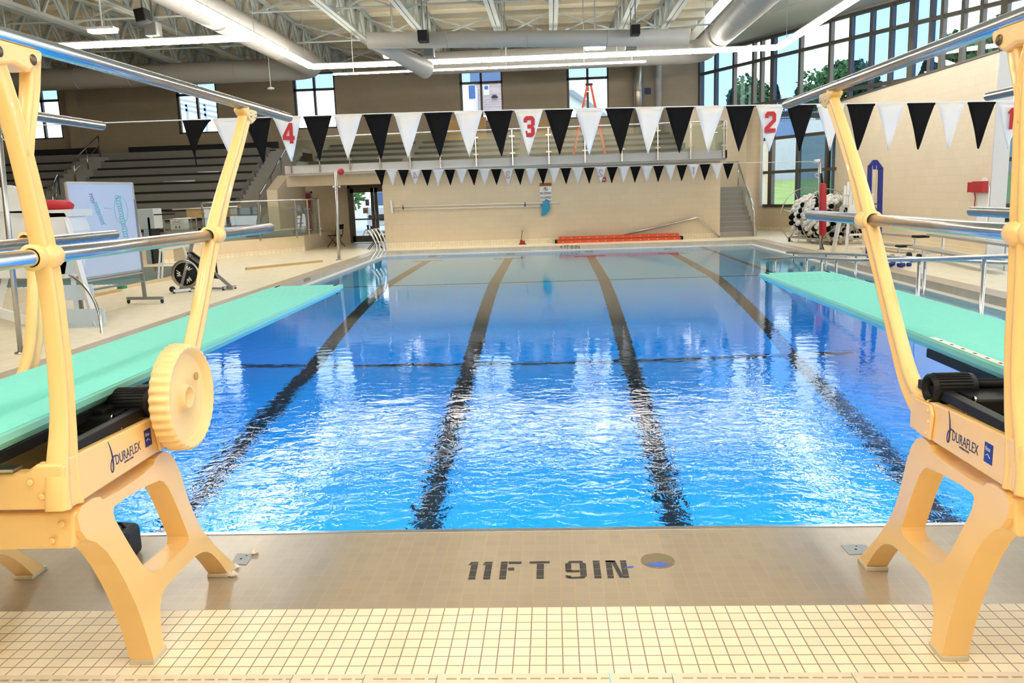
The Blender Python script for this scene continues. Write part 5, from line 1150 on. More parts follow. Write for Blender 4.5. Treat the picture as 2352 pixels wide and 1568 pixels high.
mb = MB(); P = [Vector((cx_ + .065 * math.cos(k * PI / 8), Yf - .014, b.z + h_ * .64 + .06 * math.sin(k * PI / 8))) for k in range(16)]; mb.tube(P, .006, 5, closed=True); mb.tube([(cx_ - .045, Yf - .014, b.z + h_ * .64 + .04), (cx_ + .045, Yf - .014, b.z + h_ * .64 - .04)], .006, 5); mb.tube([(cx_ - .01, Yf - .014, b.z + h_ * .64 + .05), (cx_ + .01, Yf - .014, b.z + h_ * .64 - .04)], .008, 5); mb.build('no_diving_symbol', m_black, t)
t = thing('pool_brush', 'long white pole with a pool brush hung level on the far wall', 'brush', tuple(at(1100, 470, Y=Yf)))
mb = MB(); mb.tube([at(902, 474.5, Y=Yf - .06), at(1284, 464.5, Y=Yf - .06)], .022, 8); mb.build('handle', m_white, t)
mb = MB(); mb.bar(at(898, 460, Y=Yf - .06), at(901, 490, Y=Yf - .06), .06, .07); mb.build('brush_head', m_white, t)
for px in (926, 1206): mb = MB(); q = at(px, 474.5 - (px - 902) * .026, Y=Yf - .03); mb.box((q.x - .015, Yf - .08, q.z - .12), (q.x + .015, Yf, q.z + .04)); mb.build('wall_hook', m_black, t)
t = thing('skimmer_net', 'long white pole with a blue leaf net hung below the brush pole', 'net', tuple(at(1150, 478, Y=Yf)))
mb = MB(); mb.tube([at(906, 481, Y=Yf - .06), at(1243, 473, Y=Yf - .06)], .020, 8); mb.build('handle', m_white, t)
m_blue = mat('net_blue', (.02, .22, .50), .5)
mb = MB(); mb.tube([at(1241, 473, Y=Yf - .06), at(1250, 468, Y=Yf - .06), at(1254, 458, Y=Yf - .06), at(1261, 462, Y=Yf - .06), at(1262, 480, Y=Yf - .06), at(1257, 488, Y=Yf - .06), at(1248, 480, Y=Yf - .06), at(1248, 470, Y=Yf - .06)], .022, 8); mb.build('hoop', m_blue, t)
mb = MB(); q = [at(1247, 462, Y=Yf - .05), at(1262, 462, Y=Yf - .05), at(1262, 484, Y=Yf - .05), at(1254, 493, Y=Yf - .05), at(1249, 497, Y=Yf - .05), at(1243, 494, Y=Yf - .05)]; mb.prism(q, (0, -.05, 0)); mb.build('mesh_bag', mat('net_mesh', (.04, .36, .62), .6, alpha=.8), t)
t = thing('fire_alarm', 'small red fire alarm high on the far wall behind the pennants', 'alarm', tuple(at(1387, 412, Y=Yf)))
q = at(1387, 412, Y=Yf); mb = MB(); mb.box((q.x - .07, Yf - .05, q.z - .08), (q.x + .07, Yf + .02, q.z + .08)); mb.build('housing', mat('alarm_red', (.36, .02, .02), .4), t, bevel=.01); mb = MB(); mb.box((q.x - .025, Yf - .056, q.z - .035), (q.x + .025, Yf - .05, q.z + .02)); mb.build('strobe', m_white, t)
t = thing('wall_socket_box', 'round grey socket box with hanging cord low on the far wall', 'socket', tuple(at(1200, 524, Y=Yf)))
q = at(1200, 524, Y=Yf); mb = MB(); mb.lathe([(.06, -.05), (.06, .02)], (q.x, Yf, q.z), 'Y', 16); mb.build('box', m_steelb, t); mb = MB(); mb.tube([(q.x, Yf - .03, q.z - .05), tuple(at(1199, 535, Y=Yf - .05)), tuple(at(1197, 548, Y=Yf - .1))], .01, 6); mb.build('cord', m_black, t)
q = at(1200, 556, Y=Yf - .25); t = thing('pump', 'small red pump on the floor below the wall socket', 'pump', (q.x, Yf - .3, 0)); mb = MB(); mb.box((q.x - .09, Yf - .4, .0), (q.x + .09, Yf - .2, .13)); mb.sphere((q.x - .03, Yf - .3, .13), .05); mb.build('body', mat('alarm_red', (.36, .02, .02), .4), t, bevel=.02); mb = MB(); mb.box((q.x - .13, Yf - .43, 0), (q.x + .13, Yf - .17, .02)); mb.build('base', m_black, t)
# orange extension ladder lying on its edge
t = thing('extension_ladder', 'orange extension ladder lying on its side along the far wall', 'ladder', tuple(at(1420, 556, Y=Yf - .3)))
m_or = mat('ladder_orange', (.62, .075, .02), .45); x0, x1 = at(1277, 550, Y=29.0).x, at(1566, 546, Y=29.0).x; zl_ = .0
for y_, z_, n_ in ((29.22, .05, 'rail'), (28.95, .05, 'rail')):
    mb = MB(); mb.box((x0, y_, .0), (x1, y_ + .035, .10)); mb.build('rail', m_or, t)
for z_ in (.30,):
    for y_ in (29.22, 29.0): mb = MB(); mb.box((x0 + .1, y_, .12), (x1 - .1, y_ + .03, .22)); mb.build('rail', m_or, t)
for k in range(14): x = x0 + .25 + k * (x1 - x0 - .5) / 13; mb = MB(); mb.tube([(x, 28.94, .05), (x, 29.25, .05)], .018, 8); mb.tube([(x, 28.99, .17), (x, 29.25, .17)], .018, 8); mb.build('rung', m_alu, t)
for x in (x0, x1): mb = MB(); mb.box((x - .04, 28.93, .0), (x + .04, 29.27, .12)); mb.build('end_foot', m_black, t)
# folding chairs
def fchair(x, y, rz, label):
    t = thing('folding_chair', label, 'chair', (x, y, 0)); M = Matrix.Rotation(rz, 3, 'Z'); o = Vector((x, y, 0))
    def w(a, b, c): return o + M @ Vector((a, b, c))
    mb = MB(); mb.obox(w(0, 0, .44), .42, .40, .03, M); mb.build('seat', m_black, t, bevel=.01)
    mb = MB(); mb.obox(w(0, .24, .76), .42, .03, .18, M); mb.build('backrest', m_black, t, bevel=.01)
    for s in (-1, 1):
        mb = MB(); mb.tube([w(s * .21, .26, .85), w(s * .21, .18, .45), w(s * .21, -.24, 0)], .013, 8); mb.build('leg', m_black, t)
        mb = MB(); mb.tube([w(s * .19, -.15, .46), w(s * .19, .28, 0)], .013, 8); mb.build('leg', m_black, t)
q = at(775, 556, Z=0); fchair(at(770, 540, Y=31.0).x, 31.0, -2.0, 'black folding chair beside the open recess, left of the glass doors')
fchair(at(874, 545, Y=28.9).x - .2, 29.0, 1.9, 'black folding chair in front of the glass doors, behind the ladder rails')
# balcony: step ladder, boards, pipes
t = thing('step_ladder', 'orange A frame step ladder standing on the balcony before a window', 'ladder', tuple(at(1352, 312, Y=31)))
Yl = 31.0; zb2 = 2.95
ap = at(1353, 192, Y=Yl)
for (px, dy) in ((1314, -.3), (1391, -.3)):
    q = at(px, 312, Y=Yl)
    for k, yy in enumerate((Yl - .25, Yl + .15)):
        mb = MB(); mb.bar((ap.x + (.06 if px > 1352 else -.06), Yl, ap.z - .04), (q.x, yy, zb2), .05, .07); mb.build('rail', mat('stepladder_orange', (.50, .07, .025), .5), t)
q0, q1 = at(1314, 312, Y=Yl), at(1391, 312, Y=Yl)
for k in range(1, 9):
    f = k / 9.5; xa_ = ap.x + (q0.x - ap.x) * f; z_ = ap.z + (zb2 - ap.z) * f; mb = MB(); mb.box((xa_ - .02, Yl - .27 * f - .02, z_ - .012), (xa_ + .04, Yl + .16 * f + .02, z_ + .012)); mb.build('step', m_alu, t)
mb = MB(); mb.box((ap.x - .13, Yl - .12, ap.z - .06), (ap.x + .13, Yl + .12, ap.z)); mb.build('top_cap', m_black, t)
m_ply = mat('plywood_orange', (.42, .26, .10), .65, var=.12, vscale=8); a, b = at(1018, 272, Y=35.2), at(1118, 322, Y=35.2)
t = thing('plywood_stack', 'brown plywood sheet leaning upright on the balcony', 'plywood', (a.x, 35.2, 4.02)); mb = MB(); mb.box((a.x, 35.2, 4.015), (b.x, 35.26, a.z)); mb.build('sheet', m_ply, t)
a, b = at(1216, 275, Y=35.2), at(1290, 300, Y=35.2); t = thing('plywood_sheet', 'second smaller brown board on the balcony behind the number 3 pennant', 'plywood', (a.x, 35.2, 4.02)); mb = MB(); mb.box((a.x, 35.2, 4.015), (b.x, 35.25, a.z)); mb.build('sheet', m_ply, t)
for px0, px1, r, mm, lab in ((1456, 1476, .19, m_ductm, 'bare metal round duct rising on the far wall between window and glass wall'), (1504, 1520, .14, m_duct, 'beige vertical pipe on the far wall right of the metal duct')):
    c = at((px0 + px1) / 2, 230, Y=FWY - .35); t = thing('vertical_duct', lab, 'duct', (c.x, c.y, 4)); mb = MB(); mb.tube([(c.x, c.y, 3.9), (c.x, c.y, 7.9)], r, 18); sh_ = mb.build('shell', mm, t); mb = MB(); mb.tube([(c.x, c.y, 5.9), (c.x, c.y, 5.96)], r * 1.06, 18); mb.build('band', mm, sh_)
c = at(1488, 209, Y=FWY - .02); mb = MB(); mb.box((c.x - .13, FWY - .03, c.z - .13), (c.x + .13, FWY - .002, c.z + .13)); tag(mb.build('wall_plate', mat('plate_blue', (.03, .05, .16), .5)), 'small dark blue plate on the far wall between the vertical pipes', 'sign')

# ------------------------------------------------------------ right deck
# lane line reel
t = thing('lane_line_reel', 'wire wheel storage reel wound with black and white lane floats', 'reel', tuple(at(1890, 562, Z=0)))
c1 = at(1850, 497, Y=26.2); c2 = at(1950, 503, Y=24.2); axd = (c2 - c1).normalized(); sd = axd.cross(Vector((0, 0, 1))).normalized(); upv = Vector((0, 0, 1))
for c, r in ((c1, .88), (c1 + (c2 - c1) * .5, .85), (c2, .84)):
    mb = MB(); mb.tube([c + (sd * math.cos(a) + upv * math.sin(a)) * r for a in [2 * PI * k / 40 for k in range(40)]], .016, 6, closed=True)
    wl = mb.build('wheel_hoop', m_steelb, t)
    mb = MB()
    for k in range(4): a = PI * k / 4 + .3; v = (sd * math.cos(a) + upv * math.sin(a)) * r; mb.tube([c - v, c + v], .01, 5)
    mb.build('spokes', m_steelb, wl)
mb = MB(); mb.tube([c1 - axd * .1, c2 + axd * .1], .035, 8); mb.build('axle', m_steelb, t)
rnd = random.Random(5)
for blk in (0, 1):
    mb = MB()
    rows = 17; rt = random.Random(9)
    for i in range(rows):
        cc = c1 + (c2 - c1) * (.07 + .86 * i / (rows - 1)); n = 22; rr = .60 + .03 * math.sin(i * 2)
        for k in range(n):
            a = 2 * PI * (k + .3 * (i % 3)) / n; isb = ((k + i // 2) % 7 in (0,)) or (i % 6 == 4 and (k // 3) % 2 == 0)
            p = cc + (sd * math.cos(a) + upv * math.sin(a)) * (rr + rt.uniform(-.02, .02))
            if isb == bool(blk): mb.sphere(p, .085, 8, 5, (1, 1, .9))
    o = mb.build('lane_floats', m_flagk if blk else mat('float_white', (.78, .76, .72), .5), t); o['kind'] = 'stuff'; o['label'] = 'black lane floats' if blk else 'white lane floats'
mb = MB()
for i in range(9): p = at(1846 + i * 1.5, 515 + i * 4.6, Y=25.6); mb.sphere(p, .07, 8, 5)
o = mb.build('hanging_floats', mat('float_white', (.78, .76, .72), .5), t); o['kind'] = 'stuff'
F_ = [at(1815, 549, Z=.14), at(1845, 545, Z=.14), at(1990, 566, Z=.14), at(1960, 572, Z=.14)]
for c in (c1, c2):
    for s in (-1, 1):
        f = Vector((c.x, c.y, .12)) + sd * .55 * s; mb = MB(); mb.tube([c, f], .02, 6); mb.build('leg', m_steelb, t)
        mb = MB(); mb.lathe([(.02, -.02), (.075, -.02), (.075, .02), (.02, .02)], (f.x, f.y, .075), 'X', 12); mb.build('caster', m_tire, t)
for s in (-1, 1): mb = MB(); mb.bar(Vector((c1.x, c1.y, .15)) + sd * .55 * s, Vector((c2.x, c2.y, .15)) + sd * .55 * s, .05, .05); mb.build('base_bar', m_steelb, t)
for c in (c1, c2): mb = MB(); mb.bar(Vector((c.x, c.y, .15)) - sd * .55, Vector((c.x, c.y, .15)) + sd * .55, .05, .05); mb.build('base_bar', m_steelb, t)
# lifeguard chair (right)
Yg = 20.6
t = thing('lifeguard_chair', 'white lifeguard chair with rounded slatted back on the right deck', 'lifeguard chair', tuple(at(1960, 575, Z=0)))
def Gc(px, py, dy=0): return at(px, py, Y=Yg + dy)
m_cw = mat('chair_white', (.84, .80, .72), .45)
x0, x1 = Gc(1948, 440).x, Gc(1984, 440).x; zb3 = Gc(1965, 470).z; zt3 = Gc(1965, 412).z
for k in range(5):
    xa_ = x0 + (x1 - x0) * k / 5; xb_ = x0 + (x1 - x0) * (k + 1) / 5 - .008; hh = zt3 - .10 * abs(k - 2) ** 1.6 * .45; mb = MB(); mb.box((xa_, Yg + .3, zb3), (xb_, Yg + .33, hh)); mb.build('back_slat', m_cw, t, bevel=.008)
mb = MB(); mb.box((x0 - .05, Yg - .25, zb3 - .06), (x1 + .14, Yg + .32, zb3)); mb.build('seat', m_cw, t, bevel=.01)
mb = MB(); mb.box((x0 - .05, Yg - .27, zb3 - .26), (x1 + .14, Yg - .24, zb3 - .06)); mb.build('apron', m_cw, t)
for s, px_ in ((-1, x0 - .03), (1, x1 + .12)):
    mb = MB(); mb.bar((px_, Yg - .2, zb3 - .05), (px_ + s * .12, Yg - .45, 0), .06, .09); mb.build('leg', m_cw, t); mb = MB(); mb.bar((px_, Yg + .28, zb3 - .05), (px_ + s * .12, Yg + .5, 0), .06, .09); mb.build('leg', m_cw, t)
    mb = MB(); mb.box((px_ - .03, Yg - .25, zb3 + .22), (px_ + .03, Yg + .3, zb3 + .25)); mb.build('armrest', m_cw, t); mb = MB(); mb.box((px_ - .02, Yg - .22, zb3), (px_ + .02, Yg - .18, zb3 + .22)); mb.build('arm_post', m_cw, t)
for k in range(3): z_ = .22 + .28 * k; mb = MB(); mb.box((x0 - .12 + .03 * k, Yg - .5 + .07 * k, z_), (x1 + .2 - .03 * k, Yg - .3 + .07 * k, z_ + .04)); mb.build('step', m_cw, t)
# blue pool lift
t = thing('pool_lift', 'tall blue twin column pool lift with a black base on the right deck', 'pool lift', tuple(at(2010, 590, Z=0)))
Yp = 18.6; m_lb = mat('lift_blue', (.006, .010, .19), .4, coat=.1)
def Lp(px, py, dy=0): return at(px, py, Y=Yp + dy)
for xa_, xb_, yt_, yb_ in ((1994, 2001, 386, 586), (2018, 2026, 386, 592)):
    mb = MB(); mb.prism([Lp(xa_ + 2, yt_), Lp(xb_ + 3, yt_), Lp(xb_ + 1 - 3, yb_), Lp(xa_ - 3, yb_)], (0, .09, 0)); mb.build('column', m_lb, t)
mb = MB(); mb.prism([Lp(1996, 388), Lp(1996, 380), Lp(2006, 367), Lp(2016, 367), Lp(2029, 385), Lp(2029, 390)], (0, .09, 0)); mb.build('cap', m_lb, t, bevel=.008)
for px in (2004, 2013): mb = MB(); mb.tube([Lp(px, 380), Lp(px - 5, 575)], .008, 6); mb.build('cable', m_steelb, t)
mb = MB(); mb.bar(Lp(1999, 468), Lp(2024, 468), .03, .02); mb.build('cross_tie', m_lb, t)
mb = MB(); a, b = Lp(1998, 528), Lp(2020, 590); mb.box((a.x, Yp - .05, .05), (b.x, Yp + .15, a.z)); mb.build('mast_carriage', m_black, t, bevel=.02)
mb = MB(); q = Lp(2012, 480); mb.tube([Lp(2006, 486, -.1), Lp(2010, 476, -.1), Lp(2016, 482, -.1), Lp(2014, 495, -.1)], .012, 6); mb.build('hook', m_black, t)
qa = at(1985, 590, Z=0); qb = at(2050, 590, Z=0); mb = MB(); mb.box((qa.x, Yp - .3, .04), (qb.x, Yp + .3, .10)); mb.build('base', m_lb, t, bevel=.01)
for dx_, dy_ in ((0, -.25), (.0, .25), (qb.x - qa.x, -.25), (qb.x - qa.x, .25)): mb = MB(); mb.lathe([(.03, -.03), (.09, -.03), (.09, .03), (.03, .03)], (qa.x + dx_, Yp + dy_, .09), 'X', 14); mb.build('wheel', m_tire, t)
# aluminium benches
def bench(label, seat, foot, Y, depth=.28, seat_h=.08, legs=(.15, .85), endcap=True):
    a, b = at(*seat[0], Y=Y[0]), at(*seat[1], Y=Y[1]); t = thing('aluminium_bench', label, 'bench', ((a.x + b.x) / 2, (a.y + b.y) / 2, 0))
    z_ = (a.z + b.z) / 2; a.z = b.z = z_; d = (b - a); n_ = Vector((-d.y, d.x, 0)).normalized()
    mb = MB(); mb.bar(a, b, depth, .05); mb.build('seat', m_alu, t)
    if endcap: u_ = d.normalized(); mb = MB(); mb.bar(b - u_ * .28, b + u_ * .01, depth * 1.02, .055); mb.build('end_cap', m_black, t)
    zf = z_ * .45; sgn = 1 if n_.x < 0 else -1
    fa, fb = a + n_ * .42 * sgn, b + n_ * .42 * sgn; fa.z = fb.z = zf
    mb = MB(); mb.bar(fa, fb, depth, .045); mb.build('foot_plank', m_alu, t)
    if endcap: mb = MB(); mb.bar(fb - u_ * .28, fb + u_ * .01, depth * 1.02, .05); mb.build('end_cap', m_black, t)
    for f in legs:
        p = a + d * f; q = fa + (fb - fa) * f
        mb = MB(); mb.bar((p.x, p.y, 0), (p.x, p.y, z_), .05, .05); mb.build('leg', m_alu, t)
        mb = MB(); mb.bar((q.x, q.y, 0), (q.x, q.y, zf), .05, .05); mb.build('leg', m_alu, t)
        mb = MB(); mb.bar((p.x, p.y, .12), (q.x, q.y, .12), .04, .05); mb.bar((p.x, p.y, zf), (q.x, q.y, zf - .02), .04, .05); mb.build('cross_brace', m_alu, t)
bench('two level aluminium bench by the side wall, right of the blue lift', ((2010, 536), (2122, 542)), None, (22.8, 20.6))
bench('two level aluminium bench by the side wall, nearest the camera', ((2142, 543), (2352, 560)), None, (19.8, 15.5))
bench('small aluminium bench between the reel and the lifeguard chair', ((1905, 530), (1935, 531)), None, (28.3, 27.5), endcap=False)
# backboard with head blocks on the side wall
t = thing('spine_board', 'white rescue backboard with red head blocks hanging on the right wall', 'backboard', tuple(at(2252, 480, X=SWX)))
def Wp(px, py, o=.03): return at(px, py, X=SWX - o)
mb = MB(); mb.prism([Wp(2246, 432), Wp(2256, 408), Wp(2264, 408), Wp(2272, 432), Wp(2262, 556), Wp(2240, 556)], (.025, 0, 0)); mb.build('board', mat('backboard_white', (.92, .92, .90), .5), t, bevel=.004)
mb = MB(); a, b = Wp(2234, 418, .04), Wp(2247, 441, .04); mb.box((SWX - .16, b.y, b.z), (SWX - .02, a.y, a.z)); mb.build('head_block', mat('block_red', (.42, .015, .02), .5), t, bevel=.01)
mb = MB(); a, b = Wp(2246, 416, .04), Wp(2269, 442, .04); mb.box((SWX - .18, b.y, b.z), (SWX - .04, a.y, a.z)); mb.build('head_block', mat('block_red', (.42, .015, .02), .5), t, bevel=.01)
mb = MB(); mb.tube([Wp(2238, 440, .06), Wp(2240, 455, .06), Wp(2238, 475, .06)], .012, 6); mb.build('strap', mat('strap_red', (.40, .03, .04), .6), t)
# coiled lane line on the deck
t = thing('lane_line', 'short blue and white lane line lying on the right deck below the lift', 'lane line', tuple(at(2050, 600, Z=0)))
for k in range(22):
    p = at(2012 + k * 3.6, 603 + 3 * math.sin(k * .9) + k * .2, Z=.05); mb = MB(); mb.lathe([(.02, -.04), (.042, -.04), (.042, .04), (.02, .04)], (p.x, p.y, .05), 'X', 10); mb.build('float', m_lb if (k // 3) % 2 else m_white, t)

# ------------------------------------------------------------ things hanging from the roof
def speaker(px, py, w, h, Y, label, m, tilt=0):
    c = at(px, py, Y=Y); s = Y / F_PX; t = thing('hanging_speaker', label, 'speaker', tuple(c))
    M = Matrix.Rotation(tilt, 3, 'Y'); mb = MB(); mb.obox(c, w * s, .35, h * s, M); mb.build('cabinet', m, t, bevel=.02)
    mb = MB(); mb.obox(c + Vector((0, -.178, 0)), w * s * .85, .01, h * s * .85, M); mb.build('grille', m_black if m is m_dk else m_greyp, t)
    mb = MB(); mb.bar(c + Vector((0, 0, h * s * .4)), Vector((c.x, c.y, 8.34)), .03); mb.build('bracket', m_greyp, t)
m_dk = mat('speaker_black', (.02, .02, .022), .5); m_gs = mat('speaker_grey', (.33, .33, .30), .5)
speaker(972, 84, 22, 24, 23.5, 'black speaker hung at the left end of the slim duct', m_dk); speaker(1459, 70, 20, 21, 23.5, 'black speaker hung at the right end of the slim duct', m_dk)
speaker(985, 118, 24, 26, 25.5, 'grey wedge speaker below the left black speaker', m_gs); speaker(1449, 103, 24, 20, 25.5, 'grey wedge speaker below the right black speaker', m_gs)
speaker(328, 37, 24, 28, 20.5, 'black speaker hung over the stand at upper left', m_dk, -.15); speaker(352, 68, 28, 30, 22.0, 'grey wedge speaker over the stand beside the black one', m_gs)
def pendant(px, py, w, Y, label):
    c = at(px, py, Y=Y); s = Y / F_PX; t = thing('pendant_lamp', label, 'lamp', tuple(c)); mb = MB(); mb.box((c.x - w * s / 2, c.y - .12, c.z - .03), (c.x + w * s / 2, c.y + .12, c.z + .03)); mb.build('diffuser', m_tube, t, bevel=.015)
    mb = MB(); mb.box((c.x - w * s / 2 - .02, c.y - .14, c.z + .03), (c.x + w * s / 2 + .02, c.y + .14, c.z + .08)); mb.build('housing', m_lampb, t); mb = MB(); mb.tube([(c.x, c.y, c.z + .08), (c.x, c.y, 8.34)], .02, 8); mb.build('stem', m_lampb, t)
pendant(236, 72, 58, 19, 'flat glowing pendant lamp hanging over the stand at upper left'); pendant(905, 130, 45, 25, 'flat glowing pendant lamp left of centre above the far lamp row'); pendant(1367, 111, 44, 25, 'flat glowing pendant lamp right of centre above the far lamp row')
pendant(20, 121, 18, 24, 'small glowing lamp behind the top of the left near rail post')
c = at(622, 203, Y=29); t = thing('ceiling_sensor', 'small white sensor hanging on a rod before the far wall', 'sensor', tuple(c)); mb = MB(); mb.lathe([(.02, .06), (.12, .02), (.12, -.02), (.03, -.04)], c, 'Z', 16); mb.build('disc', m_white, t); mb = MB(); mb.tube([c, Vector((c.x, c.y, 8.34))], .014, 6); mb.build('rod', m_white, t)
# suspension wires of the lamp rows
for (x, y, z0) in [(-7.6, v, 6.1) for v in (26.5, 22, 17, 12)] + [(7.4, v, 6.2) for v in (27, 22.5, 18)] + [(v, 27.5, 6.1) for v in (-5, -1.5, 2.2, 5)] + [(v, 28.7, 6.0) for v in (-6.6, -4, -1.4, 1.2, 2.8)] + [(-9.7, 22.1, 6.1), (-11.6, 22.1, 6.1), (-4, 1.2, 6.1), (4, 1.2, 6.1), (-5, -.8, 6.1), (5, -.8, 6.1), (7.4, 6, 6.2), (-7.6, 5, 6.1)]:
    top = 7.4 if x > 5.8 else 8.34
    mb = MB(); mb.tube([(x, y, z0), (x, y, top)], .008 if z0 > 6.05 else .014, 5); tag(mb.build('suspension_wire', m_lampb), 'thin wire holding a lamp row under the roof', 'wire', 'suspension wires of the lamp rows')
# lamps added out of view in the near end wall to brighten the water
for x in (-4.2, -1.8, .6, 3.0, 5.4):
    t = thing('added_pool_lamp', 'round underwater lamp added out of view in the near end wall to brighten the pool', 'lamp', (x, PY0, -1.1), 'added underwater lamps in the near wall')
    mb = MB(); mb.lathe([(.13, 0), (.15, .01), (.15, .03), (.12, .04)], (x, PY0, -1.1), 'Y', 20); mb.build('bezel', m_chrome, t)
    ld = bpy.data.lights.new('added_pool_lamp', 'AREA'); ld.shape = 'DISK'; ld.size = .24; ld.energy = POOL_W; ld.color = (.85, .95, 1); lo = bpy.data.objects.new('added_pool_lamp_light', ld); C.objects.link(lo)
    lo.location = (x, PY0 + .06, -1.1); lo.rotation_euler = (PI / 2 + .12, 0, 0) ; lo.rotation_euler = (-PI / 2 * -1, 0, 0); lo.rotation_euler = Vector((0, 1, -.25)).to_track_quat('-Z', 'Y').to_euler()
# ------------------------------------------------------------ outside the windows
m_lawn = mat('lawn_grass', (.30, .36, .10), .9, var=.25, vscale=1.5); m_leaf = mat('leaf_green', (.045, .13, .045), .8, var=.35, vscale=2); m_leafd = mat('leaf_dark', (.012, .04, .025), .8, var=.3, vscale=2); m_bark = mat('bark', (.10, .07, .05), .9)
mb = MB(); mb.quad((-60, 37.6, -.05), (60, 37.6, -.05), (90, 160, -.05), (-90, 160, -.05)); struct('ground_outside', mb, mat('asphalt_outside', (.42, .42, .40), .9))
mb = MB(); mb.prism([(7.5, 36.6, .0), (9.2, 32.5, .0), (30, 22, .0), (34, 60, 0), (8, 60, 0)], (0, 0, .02)); struct('ground_side', mb, m_lawn)
mb = MB(); mb.quad((8.2, 38, .6), (24, 30, .6), (30, 44, 2.0), (8.4, 46, 2.0)); tag(mb.build('lawn_slope', m_lawn), kind='stuff', label='sunlit grass slope outside the lower right window', cat='grass')
mb = MB(); mb.box((8.5, 46, 0), (34, 46.5, 5.1)); struct('wall_retaining', mb, mat('outdoor_concrete', (.50, .50, .52), .8, var=.08))
mb = MB(); mb.box((8.5, 46.2, 5.1), (40, 90, 5.14)); struct('ground_upper', mb, m_lawn)
t = thing('metal_fence', 'dark picket fence on top of the retaining wall outside', 'fence', (14, 46.3, 5.1))
for z in (5.25, 6.0): mb = MB(); mb.box((9, 46.24, z), (30, 46.28, z + .04)); mb.build('fence_rail', m_black, t)
mb = MB()
for k in range(150): mb.box((9 + k * .14, 46.25, 5.1), (9.02 + k * .14, 46.27, 6.1))
o = mb.build('pickets', m_black, t); o['kind'] = 'stuff'
def tree(x, y, z, r, h, m, label, n=1500, seed=1, cone=False):
    t = thing('tree', label, 'tree', (x, y, z)); rnd = random.Random(seed)
    mb = MB(); mb.tube([(x, y, z), (x + .1, y, z + h * .5)], [.25, .12], 8); mb.build('trunk', m_bark, t)
    mb = MB(); blobs = [(rnd.uniform(-.5, .5) * r, rnd.uniform(-.5, .5) * r, h * rnd.uniform(.42, .85), r * rnd.uniform(.35, .6)) for _ in range(9)]
    for i in range(n):
        if cone: v = rnd.random() ** .8; zz = z + h * (.12 + .88 * v); rr = r * (1 - v) * rnd.uniform(.6, 1.08) + .03; a = rnd.uniform(0, 2 * PI); p = Vector((x + rr * math.cos(a), y + rr * math.sin(a), zz))
        else:
            b = rnd.choice(blobs); d = Vector((rnd.gauss(0, 1), rnd.gauss(0, 1), rnd.gauss(0, 1))).normalized() * b[3] * rnd.uniform(.75, 1.05); p = Vector((x + b[0], y + b[1], z + b[2])) + d
        s = r * rnd.uniform(.05, .11); u = Vector((rnd.gauss(0, 1), rnd.gauss(0, 1), rnd.gauss(0, 1))).normalized() * s; w = u.cross(Vector((rnd.gauss(0, 1), rnd.gauss(0, 1), rnd.gauss(0, 1)))).normalized() * s * .7
        mb.bm.faces.new([mb.bm.verts.new(p + q) for q in (-u, w, u, -w)])
    mb.build('foliage', m, t, fixn=False); return t
def tree_at(px, ytop, Y, zg, rpx, m, label, **k):
    c = at(px, ytop, Y=Y); tree(c.x, Y, zg, rpx * Y / F_PX, c.z - zg, m, label, **k)
tree_at(1722, 172, 62, 5.1, 62, m_leaf, 'rounded green tree outside the upper glass, left of the dark pines', seed=2, n=2600)
tree_at(1685, 205, 55, 5.1, 34, m_leafd, 'dark conifer outside just left of the rounded tree', seed=3, cone=True, n=1500)
tree_at(1784, 195, 66, 5.1, 32, m_leafd, 'dark conifer outside between rounded tree and lamp row bend', seed=4, cone=True, n=1500)
tree_at(1880, 175, 64, 5.1, 60, m_leaf, 'green tree outside behind the right rail tip', seed=5, n=2200)
tree_at(1960, 130, 58, 5.1, 70, m_leaf, 'taller green tree outside above the beige side wall', seed=6, n=2600)
tree_at(2235, 40, 52, 5.1, 95, m_leaf, 'large green tree outside at the upper right', seed=7, n=3000)
tree_at(2130, 130, 50, 5.1, 46, m_leafd, 'dark conifer outside beyond the side wall, right of centre', seed=8, cone=True, n=1500)
# cars beyond the fence
def car(px, py, Y, zg, m, label, L_=4.4, H_=1.4):
    c = at(px, py, Y=Y); t = thing('parked_car', label, 'car', (c.x, Y, zg)); x = c.x
    mb = MB(); P = [(-.5, .25), (-.5, .62), (-.3, .68), (-.18, 1.0), (.2, 1.0), (.36, .66), (.5, .58), (.5, .25)]
    mb.prism([(x + a * L_, Y, zg + b * H_) for a, b in P], (0, 1.7, 0)); mb.build('body', m, t, bevel=.05)
    mb = MB(); mb.prism([(x + a * L_, Y - .01, zg + b * H_) for a, b in ((-.26, .70), (-.16, .94), (.18, .94), (.30, .70))], (0, .02, 0)); mb.build('window', m_dark, t)
    for a in (-.3, .3): mb = MB(); mb.lathe([(.1, -.1), (.32, -.1), (.32, .1), (.1, .1)], (x + a * L_, Y, zg + .32), 'Y', 16); mb.build('wheel', m_tire, t)
car(1795, 310, 56, 5.14, mat('car_silver', (.45, .48, .52), .3, .5), 'silver car parked beyond the fence outside'); car(1868, 300, 58, 5.14, mat('car_grey', (.14, .16, .2), .3, .4), 'dark car parked right of the silver one outside')
c = at(1864, 284, Y=60); mb = MB(); mb.box((c.x - 1.3, 60, c.z - .25), (c.x + 1.3, 60.2, c.z + .25)); mb.box((c.x - .1, 60.05, 5.1), (c.x + .1, 60.15, c.z)); tag(mb.build('orange_banner', mat('banner_orange', (.75, .14, .03), .6)), 'orange banner board beyond the cars outside', 'banner')
